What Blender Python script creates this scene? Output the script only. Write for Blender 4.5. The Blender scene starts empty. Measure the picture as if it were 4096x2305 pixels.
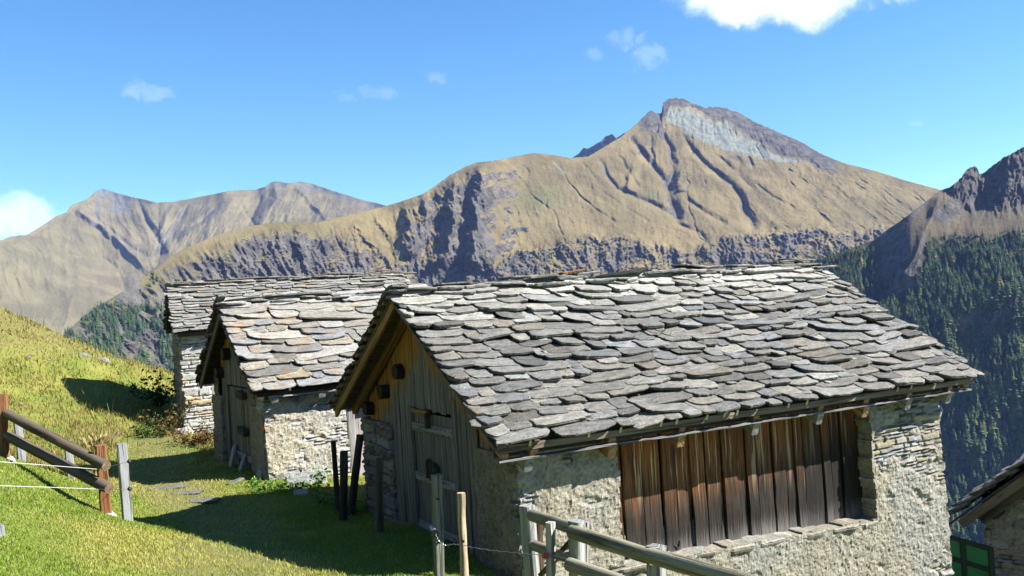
import bpy, math
import numpy as np
from mathutils import Vector
rng = np.random.default_rng(7)
SC = bpy.context.scene
COL = SC.collection
PI = math.pi

# ------------------------------------------------------------------ camera
F_PX, PITCH, ROLL = 3775.33, math.radians(-.635), math.radians(-3.652)
cp, sp, cr, sr = math.cos(PITCH), math.sin(PITCH), math.cos(ROLL), math.sin(ROLL)
FW = np.array([0, cp, -sp]); UP0 = np.array([0, sp, cp]); RT0 = np.array([1., 0, 0])
RT = cr * RT0 + sr * UP0; UPV = -sr * RT0 + cr * UP0
KD = 4096 / 2576.

def rays(X, Y):
    """direction (depth 1 along the view axis) of points given on the 2576 px wide photo"""
    X = np.asarray(X, float) * KD; Y = np.asarray(Y, float) * KD
    return ((X - 2048) / F_PX)[..., None] * RT - ((Y - 1152.5) / F_PX)[..., None] * UPV + FW

def at(x, y, d):
    return rays(x, y) * d

def to_px(P):
    P = np.asarray(P, float); z = P @ FW
    return np.stack([(2048 + F_PX * (P @ RT) / z) / KD, (1152.5 - F_PX * (P @ UPV) / z) / KD], -1)

SUN_AZ, SUN_EL = math.radians(-4), math.radians(38)     # azimuth from +x
SUN = np.array([math.cos(SUN_EL) * math.cos(SUN_AZ), math.cos(SUN_EL) * math.sin(SUN_AZ), math.sin(SUN_EL)])

# ------------------------------------------------------------------ noise
_perm = np.random.default_rng(3).permutation(256); _perm = np.concatenate([_perm, _perm, _perm])
_g = np.random.default_rng(4).normal(size=(256, 3)); _g /= np.linalg.norm(_g, axis=1)[:, None]

def perlin(P):
    P = np.asarray(P, float); I = np.floor(P).astype(int); f = P - I; I &= 255
    u = f * f * f * (f * (f * 6 - 15) + 10); r = 0
    for dx in (0, 1):
        wx = u[:, 0] if dx else 1 - u[:, 0]
        for dy in (0, 1):
            wy = u[:, 1] if dy else 1 - u[:, 1]
            for dz in (0, 1):
                wz = u[:, 2] if dz else 1 - u[:, 2]
                h = _perm[_perm[_perm[I[:, 0] + dx] + I[:, 1] + dy] + I[:, 2] + dz]
                g = _g[h]
                r = r + wx * wy * wz * (g[:, 0] * (f[:, 0] - dx) + g[:, 1] * (f[:, 1] - dy) + g[:, 2] * (f[:, 2] - dz))
    return r * 1.6

def p3(a, b, c=0.):
    a, b, c = np.broadcast_arrays(np.asarray(a, float), np.asarray(b, float), np.asarray(c, float))
    return np.stack([a.ravel(), b.ravel(), c.ravel()], -1), a.shape

def noise(a, b, c=0., f=1.):
    P, s = p3(a, b, c); return perlin(P * f + 17.3).reshape(s)

def fbm(a, b, c=0., f=1., o=5, gain=.5, lac=2.03, ridged=False):
    P, s = p3(a, b, c); t = 0; amp = 1; n = 0
    for i in range(o):
        v = perlin(P * f + 31.7 * i)
        if ridged: v = 1 - 2 * np.abs(v)
        t = t + amp * v; n += amp; amp *= gain; f *= lac
    return (t / n).reshape(s)

def sstep(a, b, x):
    t = np.clip((np.asarray(x, float) - a) / (b - a), 0, 1); return t * t * (3 - 2 * t)

def polydist(X, Y, pts):
    """distance to a polyline, signed side (+ right of it in the picture) and position along it"""
    best = np.full(X.shape, 1e9); side = np.zeros(X.shape); par = np.zeros(X.shape); n = len(pts) - 1
    for i in range(n):
        ax, ay = pts[i]; bx, by = pts[i + 1]; dx, dy = bx - ax, by - ay
        t = np.clip(((X - ax) * dx + (Y - ay) * dy) / (dx * dx + dy * dy), 0, 1)
        qx, qy = X - ax - t * dx, Y - ay - t * dy; d = np.hypot(qx, qy); m = d < best
        best = np.where(m, d, best); side = np.where(m, np.sign(qx * dy - qy * dx), side); par = np.where(m, (i + t) / n, par)
    return best, side, par

# ------------------------------------------------------------------ meshes
class MB:
    def __init__(s): s.v = []; s.f = []; s.sz = []; s.c = []; s.g = []; s.n = 0
    def add(s, V, F, sz, col=(1, 1, 1), gr=None):
        V = np.asarray(V, float).reshape(-1, 3); k = len(V)
        s.v.append(V); s.f.append(np.asarray(F, np.int64).ravel() + s.n); s.sz.append(np.asarray(sz, np.int64))
        s.c.append(np.broadcast_to(np.asarray(col, float), (k, 3))); s.g.append(np.zeros((k, 3)) if gr is None else np.asarray(gr, float)); s.n += k
    def build(s, name, mat, parent=None, smooth=False, label=None):
        V = np.concatenate(s.v); F = np.concatenate(s.f); Z = np.concatenate(s.sz)
        me = bpy.data.meshes.new(name)
        me.vertices.add(len(V)); me.vertices.foreach_set('co', V.astype(np.float32).ravel())
        me.loops.add(len(F)); me.loops.foreach_set('vertex_index', F.astype(np.int32))
        me.polygons.add(len(Z)); st = np.concatenate([[0], np.cumsum(Z)[:-1]])
        me.polygons.foreach_set('loop_start', st.astype(np.int32))
        me.polygons.foreach_set('use_smooth', np.full(len(Z), smooth))
        me.update(calc_edges=True); me.validate()
        C = np.concatenate(s.c); a = me.attributes.new('col', 'FLOAT_COLOR', 'POINT')
        a.data.foreach_set('color', np.concatenate([C, np.ones((len(C), 1))], 1).astype(np.float32).ravel())
        a = me.attributes.new('gr', 'FLOAT_VECTOR', 'POINT'); a.data.foreach_set('vector', np.concatenate(s.g).astype(np.float32).ravel())
        me.materials.append(mat)
        o = bpy.data.objects.new(name, me); COL.objects.link(o)
        if parent is not None: o.parent = parent
        if label: o['label'] = label
        return o
    def bar(s, p0, p1, w, h, up=(0, 0, 1), seg=6, jit=.004, ch=.12, col=(1, 1, 1), taper=1., rs=None, side_hint=None):
        """a sawn timber from p0 to p1: chamfered rectangular section w x h, slightly uneven"""
        r = rs or rng; p0 = np.asarray(p0, float); p1 = np.asarray(p1, float); L = np.linalg.norm(p1 - p0); d = (p1 - p0) / L
        up = np.asarray(up, float); sd = np.cross(d, up); sd /= np.linalg.norm(sd); up = np.cross(sd, d)
        c = ch * min(w, h); a, b = w / 2, h / 2
        sec = np.array([(a, -b + c), (a, b - c), (a - c, b), (-a + c, b), (-a, b - c), (-a, -b + c), (-a + c, -b), (a - c, -b)])
        per = np.array([0, h, h + c, h + w, h + w + c, 2 * h + w, 2 * h + w + c, 2 * h + 2 * w]); q = r.random() * 50
        V = []; G = []
        for i in range(seg + 1):
            t = i / seg; k = 1 + (taper - 1) * t; off = r.normal(size=2) * jit * .6
            S = sec * k + off + r.normal(size=sec.shape) * jit * .5
            V.append(p0 + d * L * t + S[:, :1] * sd + S[:, 1:] * up)
            G.append(np.stack([np.full(8, t * L + q), per, np.full(8, q)], -1))
        V = np.concatenate(V); G = np.concatenate(G); Fs = []; 
        for i in range(seg):
            for j in range(8):
                j2 = (j + 1) % 8; Fs += [i * 8 + j, i * 8 + j2, (i + 1) * 8 + j2, (i + 1) * 8 + j]
        Z = [4] * (seg * 8); Fs += list(range(7, -1, -1)) + [seg * 8 + j for j in range(8)]; Z += [8, 8]
        Fs = np.array(Fs); s.add(V, Fs, Z, col, G)
    def tube(s, pts, rad, n=8, col=(1, 1, 1), rough=0., rs=None, capcol=None):
        r_ = rs or rng; P = np.asarray(pts, float); m = len(P); rad = np.broadcast_to(np.asarray(rad, float), (m,))
        T = np.gradient(P, axis=0); T /= np.linalg.norm(T, axis=1)[:, None]
        ref = np.array([0, 0, 1.]) if abs(T[0][2]) < .8 else np.array([1., 0, 0]); q = r_.random() * 50; V = []; G = []; al = 0
        for i in range(m):
            a = np.cross(T[i], ref); a /= np.linalg.norm(a); b = np.cross(a, T[i]); th = np.arange(n) * 2 * PI / n
            if i: al += np.linalg.norm(P[i] - P[i - 1])
            rr = rad[i] * (1 + (noise(np.cos(th) * .8, np.sin(th) * .8, al * 3 + q) * rough if rough else 0))
            rr = np.broadcast_to(rr, (n,))
            V.append(P[i] + (np.cos(th) * rr)[:, None] * a + (np.sin(th) * rr)[:, None] * b)
            G.append(np.stack([np.full(n, al + q), th * rad[i], np.full(n, q)], -1))
        F = []; Z = []
        for i in range(m - 1):
            for j in range(n):
                j2 = (j + 1) % n; F += [i * n + j, (i + 1) * n + j, (i + 1) * n + j2, i * n + j2]; Z.append(4)
        V = np.concatenate(V); G = np.concatenate(G)
        s.add(V, F, Z, col, G)
        s.add(V[:n], list(range(n)), [n], capcol or col, G[:n]); s.add(V[-n:], list(range(n - 1, -1, -1)), [n], capcol or col, G[-n:])
    def blob(s, c, r, col=(1, 1, 1), seed=0, n=14, m=9, amp=.25, f=1.6, flat=None):
        th, ph = np.meshgrid(np.arange(n) * 2 * PI / n, np.linspace(.02, PI - .02, m))
        D = np.stack([np.sin(ph) * np.cos(th), np.sin(ph) * np.sin(th), np.cos(ph)], -1).reshape(-1, 3)
        k = 1 + amp * fbm(D[:, 0] + seed * 7.1, D[:, 1], D[:, 2], f=f, o=3)
        V = np.asarray(c, float) + D * k[:, None] * np.asarray(r, float); F = []
        for i in range(m - 1):
            for j in range(n): j2 = (j + 1) % n; F += [i * n + j, (i + 1) * n + j, (i + 1) * n + j2, i * n + j2]
        Z = [4] * ((m - 1) * n); F += list(range(n)); F += list(range(m * n - 1, (m - 1) * n - 1, -1)); Z += [n, n]
        s.add(V, F, Z, col, V.copy())

def grid_faces(nu, nv, keep=None):
    i, j = np.meshgrid(np.arange(nu - 1), np.arange(nv - 1), indexing='ij')
    f = np.stack([i * nv + j, (i + 1) * nv + j, (i + 1) * nv + j + 1, i * nv + j + 1], -1).reshape(-1, 4)
    return f if keep is None else f[keep.ravel()]

def thing(name, label, cat, loc=(0, 0, 0), rz=0, group=None):
    o = bpy.data.objects.new(name, None); COL.objects.link(o); o.location = loc; o.rotation_euler = (0, 0, rz)
    o.empty_display_size = .2; o['label'] = label; o['category'] = cat
    if group: o['group'] = group
    return o

def tag(o, label, cat, group=None, kind=None):
    if label: o['label'] = label
    if cat: o['category'] = cat
    if group: o['group'] = group
    if kind: o['kind'] = kind
    return o

# ------------------------------------------------------------------ materials
ALB = .56          # every base colour is scaled to the level this exposure asks for
class NT:
    def __init__(s, name):
        s.m = bpy.data.materials.new(name); s.m.use_nodes = True; s.t = s.m.node_tree
        s.b = s.t.nodes['Principled BSDF']; s.out = s.t.nodes['Material Output']; s.b.inputs['Specular IOR Level'].default_value = .25
        s.b.inputs['Roughness'].default_value = .85
    def n(s, typ, **kw):
        x = s.t.nodes.new(typ)
        for k, v in kw.items(): setattr(x, k, v)
        return x
    def put(s, sock, v):
        if isinstance(v, bpy.types.NodeSocket): s.t.links.new(v, sock)
        else:
            if isinstance(v, (tuple, list)) and len(v) == 3 and sock.type == 'RGBA': v = (*v, 1)
            sock.default_value = v
    def math(s, op, a, b=0., c=None, clamp=False):
        x = s.n('ShaderNodeMath', operation=op, use_clamp=clamp); s.put(x.inputs[0], a); s.put(x.inputs[1], b)
        if c is not None: s.put(x.inputs[2], c)
        return x.outputs[0]
    def mix(s, f, a, b, mode='MIX'):
        x = s.n('ShaderNodeMix', data_type='RGBA', blend_type=mode); s.put(x.inputs[0], f); s.put(x.inputs[6], a); s.put(x.inputs[7], b); return x.outputs[2]
    def attr(s, name, out='Color'): return s.n('ShaderNodeAttribute', attribute_name=name).outputs[out]
    def obj(s): return s.n('ShaderNodeTexCoord').outputs['Object']
    def scale(s, v, sc, loc=(0, 0, 0)):
        x = s.n('ShaderNodeMapping'); s.put(x.inputs['Vector'], v); x.inputs['Scale'].default_value = sc; x.inputs['Location'].default_value = loc; return x.outputs[0]
    def noise(s, v, sc=5., det=5., rough=.6, dist=0.):
        x = s.n('ShaderNodeTexNoise'); s.put(x.inputs['Vector'], v); x.inputs['Scale'].default_value = sc; x.inputs['Detail'].default_value = det
        x.inputs['Roughness'].default_value = rough; x.inputs['Distortion'].default_value = dist; return x.outputs['Fac']
    def ramp(s, f, lo, hi):
        x = s.n('ShaderNodeMapRange', interpolation_type='SMOOTHSTEP'); s.put(x.inputs[0], f); s.put(x.inputs[1], lo); s.put(x.inputs[2], hi); return x.outputs[0]
    def sep(s, v):
        x = s.n('ShaderNodeSeparateXYZ'); s.put(x.inputs[0], v); return x.outputs
    def bump(s, h, dist=.01, st=1.):
        x = s.n('ShaderNodeBump'); s.put(x.inputs['Height'], h); x.inputs['Distance'].default_value = dist; x.inputs['Strength'].default_value = st
        s.t.links.new(x.outputs[0], s.b.inputs['Normal'])
    def done(s, col=None, rough=None):
        if col is not None: s.put(s.b.inputs['Base Color'], s.mix(1., col, (ALB,) * 3, 'MULTIPLY'))
        if rough is not None: s.put(s.b.inputs['Roughness'], rough)
        return s.m

def mat_slate(name, orange=0.):
    t = NT(name); o = t.obj(); c = t.attr('col')
    st = t.noise(t.scale(o, (2.2, 9, 9)), 2.2, 7, .68); sp_ = t.noise(o, 26, 4, .65)
    col = t.mix(t.ramp(st, .32, .72), t.mix(1., c, (.62, .6, .56), 'MULTIPLY'), t.mix(1., c, (1.22, 1.22, 1.19), 'MULTIPLY'))
    col = t.mix(t.math('MULTIPLY', t.ramp(sp_, .58, .74), .45), col, (.55, .55, .5))
    col = t.mix(t.math('MULTIPLY', t.ramp(t.noise(o, 11, 4, .6), .56, .7), .35), col, (.13, .12, .1))
    if orange:
        k = t.math('MULTIPLY', t.ramp(t.noise(t.scale(o, (1, 1, 1), (4, 2, 1)), 2.6, 6, .7), .53, .68), orange)
        col = t.mix(k, col, (.5, .22, .05))
    t.bump(t.math('ADD', st, t.math('MULTIPLY', sp_, .5)), .05, 1.)
    return t.done(col, .75)

def mat_wall(name):
    t = NT(name); o = t.obj(); c = t.attr('col'); a = t.noise(o, 16, 6, .7); b = t.noise(o, 60, 3, .6)
    col = t.mix(t.ramp(a, .3, .7), t.mix(1., c, (.72, .7, .66), 'MULTIPLY'), t.mix(1., c, (1.15, 1.15, 1.13), 'MULTIPLY'))
    t.bump(t.math('ADD', a, t.math('MULTIPLY', b, .6)), .022, .9)
    return t.done(col, .92)

def mat_wood(name, c1, c2, c3, sc=1., dark=.5):
    """weathered timber; the grain runs along the timber (attribute gr)"""
    t = NT(name); g = t.attr('gr', 'Vector'); c = t.attr('col')
    fi = t.noise(t.scale(g, (2.5 * sc, 70 * sc, 1)), 1., 6, .65); lg = t.noise(t.scale(g, (1.1 * sc, 9 * sc, 1)), 1., 5, .6); kn = t.noise(t.scale(g, (5, 14, 1)), 1., 2, .5)
    col = t.mix(t.ramp(lg, .35, .65), c1, c2); col = t.mix(t.math('MULTIPLY', t.ramp(fi, .5, .72), dark), col, c3)
    col = t.mix(t.math('MULTIPLY', t.ramp(kn, .68, .76), .8), col, c3)
    ck = t.noise(t.scale(g, (.8 * sc, 20 * sc, 1), (3, 7, 1)), 1., 4, .6); col = t.mix(t.math('MULTIPLY', t.ramp(ck, .57, .63), .75), col, c3)
    col = t.mix(1., col, c, 'MULTIPLY'); t.bump(t.math('SUBTRACT', t.math('ADD', fi, t.math('MULTIPLY', lg, .6)), t.math('MULTIPLY', t.ramp(ck, .55, .63), 1.5)), .008, .9)
    return t.done(col, .85)

def mat_plain(name, c, rough=.7, metal=0., n=.25, sc=20):
    t = NT(name); o = t.obj(); k = t.noise(o, sc, 4, .6)
    t.b.inputs['Metallic'].default_value = metal
    return t.done(t.mix(k, tuple(x * (1 - n) for x in c), tuple(min(1, x * (1 + n)) for x in c)), rough)

M = {}
M['slate'] = mat_slate('slate_grey'); M['slate_warm'] = mat_slate('slate_lichen', .55); M['slate_thin'] = mat_slate('slate_thin', .3)
M['wall'] = mat_wall('rubble_wall')
M['grey_wood'] = mat_wood('grey_wood', (.3, .3, .29), (.46, .46, .46), (.1, .095, .09))
M['dark_wood'] = mat_wood('dark_wood', (.05, .042, .035), (.1, .085, .07), (.012, .01, .009))
M['brown_wood'] = mat_wood('brown_post', (.3, .13, .05), (.4, .19, .08), (.1, .04, .018), dark=.3)
M['rail_wood'] = mat_wood('rail_wood', (.13, .1, .07), (.2, .165, .12), (.035, .027, .02), .8)
M['green_rail'] = mat_wood('round_rail', (.3, .27, .17), (.42, .4, .29), (.07, .06, .04), .8, .8)
M['old_wood'] = mat_wood('old_wood', (.2, .15, .11), (.3, .24, .19), (.09, .06, .04), dark=.4)
M['new_wood'] = mat_wood('fresh_wood', (.42, .23, .11), (.58, .36, .2), (.2, .1, .05), dark=.35)
M['yellow_wood'] = mat_wood('yellow_wood', (.3, .17, .05), (.44, .27, .09), (.1, .045, .015), dark=.5)
M['bark_pole'] = mat_wood('peeled_pole', (.55, .42, .25), (.68, .55, .36), (.1, .06, .035), 2., .75)
M['metal'] = mat_plain('zinc', (.6, .62, .64), .4, .8); M['iron'] = mat_plain('iron', (.05, .048, .045), .6, .5)
M['white'] = mat_plain('white_plastic', (.8, .8, .78), .5, 0, .05); M['black'] = mat_plain('black_plastic', (.03, .03, .03), .5); M['red'] = mat_plain('red_plastic', (.6, .1, .05), .5)
M['concrete'] = mat_plain('concrete', (.6, .58, .55), .9); M['green'] = mat_plain('green_sheet', (.02, .2, .09), .5, 0, .35, 3); M['dark_green'] = mat_plain('dark_green_steel', (.008, .03, .018), .6)
t = NT('leaf'); c = t.attr('col'); M['leaf'] = t.done(c, .6)
t.b.inputs['Transmission Weight'].default_value = 0
def mat_leafy(name, tr):
    t = NT(name); c = t.mix(1., t.attr('col'), (ALB * 1.2,) * 3, 'MULTIPLY'); t.put(t.b.inputs['Base Color'], c); x = t.n('ShaderNodeBsdfTranslucent'); t.put(x.inputs[0], c)
    m = t.n('ShaderNodeMixShader'); m.inputs[0].default_value = tr; t.t.links.new(t.b.outputs[0], m.inputs[1]); t.t.links.new(x.outputs[0], m.inputs[2]); t.t.links.new(m.outputs[0], t.out.inputs[0])
    return t.m
M['grass'] = mat_leafy('grass_blade', .25); M['needle'] = mat_leafy('needles', .12)

def mat_planks():          # long boarding under the eave: orange heartwood, charred-looking weathered foot
    t = NT('weathered_planks'); g = t.attr('gr', 'Vector'); c = t.sep(t.attr('col')); o = t.sep(t.obj())
    fi = t.noise(t.scale(g, (1.6, 60, 1)), 1., 6, .7); lg = t.noise(t.scale(g, (.8, 11, 1)), 1., 5, .6); br = t.noise(t.scale(g, (.7, 22, 1), (9, 3, 0)), 1., 4, .55); pt = t.noise(t.scale(g, (3, 9, 1), (2, 8, 0)), 1., 5, .7)
    col = t.mix(t.ramp(lg, .35, .68), (.47, .19, .048), (.2, .072, .024))
    col = t.mix(t.math('MULTIPLY', t.ramp(fi, .46, .62), .9), col, (.03, .016, .009))
    col = t.mix(t.math('MULTIPLY', t.ramp(br, .55, .62), .9), col, (.75, .55, .36))
    hgt = t.math('ADD', o[2], t.math('MULTIPLY', t.math('SUBTRACT', lg, .5), 1.3)); hgt = t.math('ADD', hgt, t.math('MULTIPLY', c[1], 1.))
    low = t.math('SUBTRACT', 1., t.ramp(hgt, -.1, .85))
    drk = t.mix(t.ramp(fi, .42, .62), (.045, .034, .026), (.007, .006, .005))
    col = t.mix(t.math('MULTIPLY', low, t.ramp(pt, .12, .34)), col, drk)
    h2 = t.math('ADD', o[2], t.math('MULTIPLY', t.math('SUBTRACT', fi, .5), .8))
    col = t.mix(t.math('MULTIPLY', t.math('SUBTRACT', 1., t.ramp(h2, -.3, .12)), .6), col, (.42, .4, .4))
    col = t.mix(1., col, t.mix(c[0], (.35, .33, .33), (1.1, 1.05, 1.)), 'MULTIPLY')
    t.bump(t.math('ADD', fi, lg), .008, .9); return t.done(col, .8)
M['planks'] = mat_planks()

def mat_gable(slope, keep, name):  # gable boards: sheltered orange wood close under the roof, grey and green below
    t = NT(name); g = t.attr('gr', 'Vector'); o = t.sep(t.obj()); top = t.attr('col', 'Color')
    fi = t.noise(t.scale(g, (1.6, 60, 1)), 1., 6, .7); lg = t.noise(t.scale(g, (.6, 14, 1)), 1., 4, .6); md = t.noise(t.scale(g, (1.2, 30, 1)), 1., 3, .5)
    dist = t.math('MULTIPLY_ADD', t.math('ABSOLUTE', o[1]), slope, t.math('SUBTRACT', o[2], t.sep(top)[2]))   # 0 at the roof, negative below
    k = t.ramp(t.math('ADD', dist, t.math('ADD', t.math('MULTIPLY', t.math('SUBTRACT', lg, .5), 1.3), t.math('MULTIPLY', t.math('SUBTRACT', fi, .5), 1.)) ), -keep - .06, -keep + .06)
    w = t.mix(t.ramp(lg, .35, .65), (.14, .142, .138), (.28, .275, .26)); w = t.mix(t.math('MULTIPLY', t.ramp(md, .5, .7), .7), w, (.07, .06, .045))
    h = t.mix(t.ramp(md, .35, .65), (.3, .11, .022), (.52, .31, .09))
    col = t.mix(k, w, h); col = t.mix(t.math('MULTIPLY', t.ramp(fi, .5, .7), .65), col, (.03, .022, .016))
    t.bump(t.math('ADD', fi, lg), .008, .9); return t.done(col, .85)

# ------------------------------------------------------------------ ground
CP = np.array([(-1.68,14.65,-3.42),(-.94,13.25,-3.42),(-2.75,16.7,-3.6),(-.5,12.4,-3.5),(-7.0,21.7,-3.22),(-4.93,18.3,-3.2),(-3.2,19.3,-3.45),(-10.1,28.5,-3.4),
 (-6.23,14,-2.8),(-5.95,14.35,-3.0),(-14.5,30,-1.6),(-17.4,32,.65),(-15.7,34,-.7),(-13.2,36,-2.03),(-6.9,12.5,-1.92),(-4.5,8,-2.07),(-14.7,27,-1.9),(-12.5,22,-2.5),(-9.9,20.1,-3.17),(-11.8,27,-2.95),(-8,14.6,-1.95),
 (-3.1,10.5,-2.9),(-2.1,11.5,-3.2),(-4.1,9.7,-2.62),(0,0,-1.65),(0,6,-2.35),(0,10,-3.15),(1.5,7,-2.9),(3,9,-3.9),(6.6,13,-5.4),(6.65,15.2,-5.7),(10,15,-6.4),(-.93,10,-3.12),
 (-6,26,-3.7),(0,24,-4.9),(5,30,-9),(-20,45,-6),(-11,46,-10),(0,42,-13),(20,30,-15),(-25,30,4.5),(-20,20,3.2),(-12,10,1.),(-8,4,-.3),(-3,3,-1.6),(-8.0,16.5,-2.72),(-9.1,17,-2.3),
 (-9.5,24,-3.1),(-7,18,-3.1),(-11.2,34,-3.1),(2.3,11.5,-4.3),(4.5,13,-5.),(16,10,-9),(9,6,-5.),(4,3,-2.6),(4,20,-6.5),(9,20,-8.5)])
def _tps(r): return np.where(r > 1e-9, r * r * np.log(np.maximum(r, 1e-9)), 0)
_A = _tps(np.hypot(CP[:, None, 0] - CP[None, :, 0], CP[:, None, 1] - CP[None, :, 1])) + np.eye(len(CP)) * .6
_P = np.c_[np.ones(len(CP)), CP[:, :2]]; _n = len(CP)
_W = np.linalg.solve(np.block([[_A, _P], [_P.T, np.zeros((3, 3))]]), np.r_[CP[:, 2], 0, 0, 0])
def gz(x, y):
    x = np.asarray(x, float); y = np.asarray(y, float); s = x.shape; x = x.ravel(); y = y.ravel(); out = np.empty(len(x))
    for i in range(0, len(x), 60000):
        a, b = x[i:i + 60000], y[i:i + 60000]
        out[i:i + 60000] = _tps(np.hypot(a[:, None] - CP[:, 0], b[:, None] - CP[:, 1])) @ _W[:_n] + _W[_n] + _W[_n + 1] * a + _W[_n + 2] * b
    out = np.clip(out, -60, 9)
    d = np.hypot(x, y)
    out = out + .05 * fbm(x, y, 0, f=.5, o=4) + .018 * noise(x, y, 3, f=2.6) + .16 * sstep(16, 30, d) * fbm(x, y, 8, f=.35, o=3)
    return out.reshape(s)

def path_mask(x, y):      # trodden strip between the huts and the bank
    P = [(-2.4, 7), (-3.3, 10.5), (-4.2, 14), (-6.2, 17), (-8, 20), (-9.5, 25)]
    X, Y = np.asarray(x, float), np.asarray(y, float); d, _, _ = polydist(X, Y, P)
    return sstep(1.5, .3, d + .5 * fbm(X, Y, 2, f=.8, o=3))

def build_ground():
    mb = MB(); ys = np.concatenate([np.arange(-6, 5, .5), np.arange(5, 24, .11), np.arange(24, 40, .25), np.arange(40, 70.1, 2)])
    xs = np.concatenate([np.arange(-40, -20, 1), np.arange(-20, 3, .11), np.arange(3, 30.1, .6)])
    X, Y = np.meshgrid(xs, ys, indexing='ij'); Z = gz(X, Y); far = sstep(44, 70, Y); Z = Z - far * 40 - sstep(14, 30, X) * 20
    pm = path_mask(X, Y); c = np.stack([pm, sstep(-1.6, 1., Z + (Y - 20) * .05) * sstep(-6, -10, X), np.zeros_like(X)], -1)
    mb.add(np.stack([X, Y, Z], -1), grid_faces(len(xs), len(ys)), np.full((len(xs) - 1) * (len(ys) - 1), 4), c.reshape(-1, 3))
    t = NT('meadow'); o = t.obj(); a = t.sep(t.attr('col'))
    n1 = t.noise(o, .7, 5, .6); n2 = t.noise(o, 9, 6, .75); n3 = t.noise(o, 40, 3, .7); n4 = t.noise(t.scale(o, (1, 1, 1), (7, 3, 1)), 2.4, 5, .6)
    g = t.mix(t.ramp(n1, .35, .65), (.2, .28, .035), (.34, .34, .07)); g = t.mix(t.math('MULTIPLY', t.ramp(n2, .45, .7), .6), g, (.09, .13, .02))
    dry = t.mix(t.ramp(n2, .4, .65), (.3, .25, .09), (.17, .14, .05))
    g = t.mix(t.math('MULTIPLY', t.ramp(t.math('ADD', a[1], t.math('MULTIPLY', t.math('SUBTRACT', n4, .5), 1.6)), .2, .9), .8), g, dry)
    soil = t.mix(t.ramp(n2, .35, .65), (.2, .165, .085), (.26, .24, .1))
    g = t.mix(t.math('MULTIPLY', t.ramp(t.math('ADD', a[0], t.math('MULTIPLY', t.math('SUBTRACT', n4, .5), 1.3)), .45, .95), .55), g, soil)
    t.bump(t.math('ADD', n2, t.math('MULTIPLY', n3, .5)), .06, .9); m = t.done(g, .95)
    tag(mb.build('ground', m, smooth=True), 'grassy bank and trodden path sloping between the stone huts', None, kind='structure')
build_ground()

# ------------------------------------------------------------------ stone walls
def courses(u, z, seed, ch, cw):
    """irregular coursed rubble: 0..1 bulge of the stone, distance to its joint, stone number"""
    r = np.random.default_rng(seed); zs = np.cumsum(np.clip(r.lognormal(0, .5, 400) * ch, ch * .4, ch * 2.6)) - 8
    wz = z + .05 * noise(u, z, seed, f=1.3) + .018 * noise(u, z, seed, f=6); wu = u + .05 * noise(u, z, seed + 9, f=2.1) + .02 * noise(u, z, seed + 5, f=8)
    k = np.searchsorted(zs, wz.ravel()).reshape(u.shape); h0 = zs[np.clip(k - 1, 0, 399)]; h1 = zs[np.clip(k, 0, 399)]
    d = np.empty(u.shape); idn = np.empty(u.shape)
    for q in np.unique(k):
        m = k == q; rr = np.random.default_rng(seed * 1000 + int(q)); us = np.cumsum(np.clip(rr.lognormal(0, .55, 300) * cw * (.6 + (h1[m][0] - h0[m][0]) / ch * .4), cw * .35, cw * 3)) - 12
        j = np.searchsorted(us, wu[m]); e = np.minimum(wu[m] - us[np.clip(j - 1, 0, 299)], us[np.clip(j, 0, 299)] - wu[m]); d[m] = np.minimum(e, np.minimum(wz[m] - h0[m], h1[m] - wz[m])); idn[m] = (q * 131 + j * 7) % 977
    return d, idn

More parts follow.
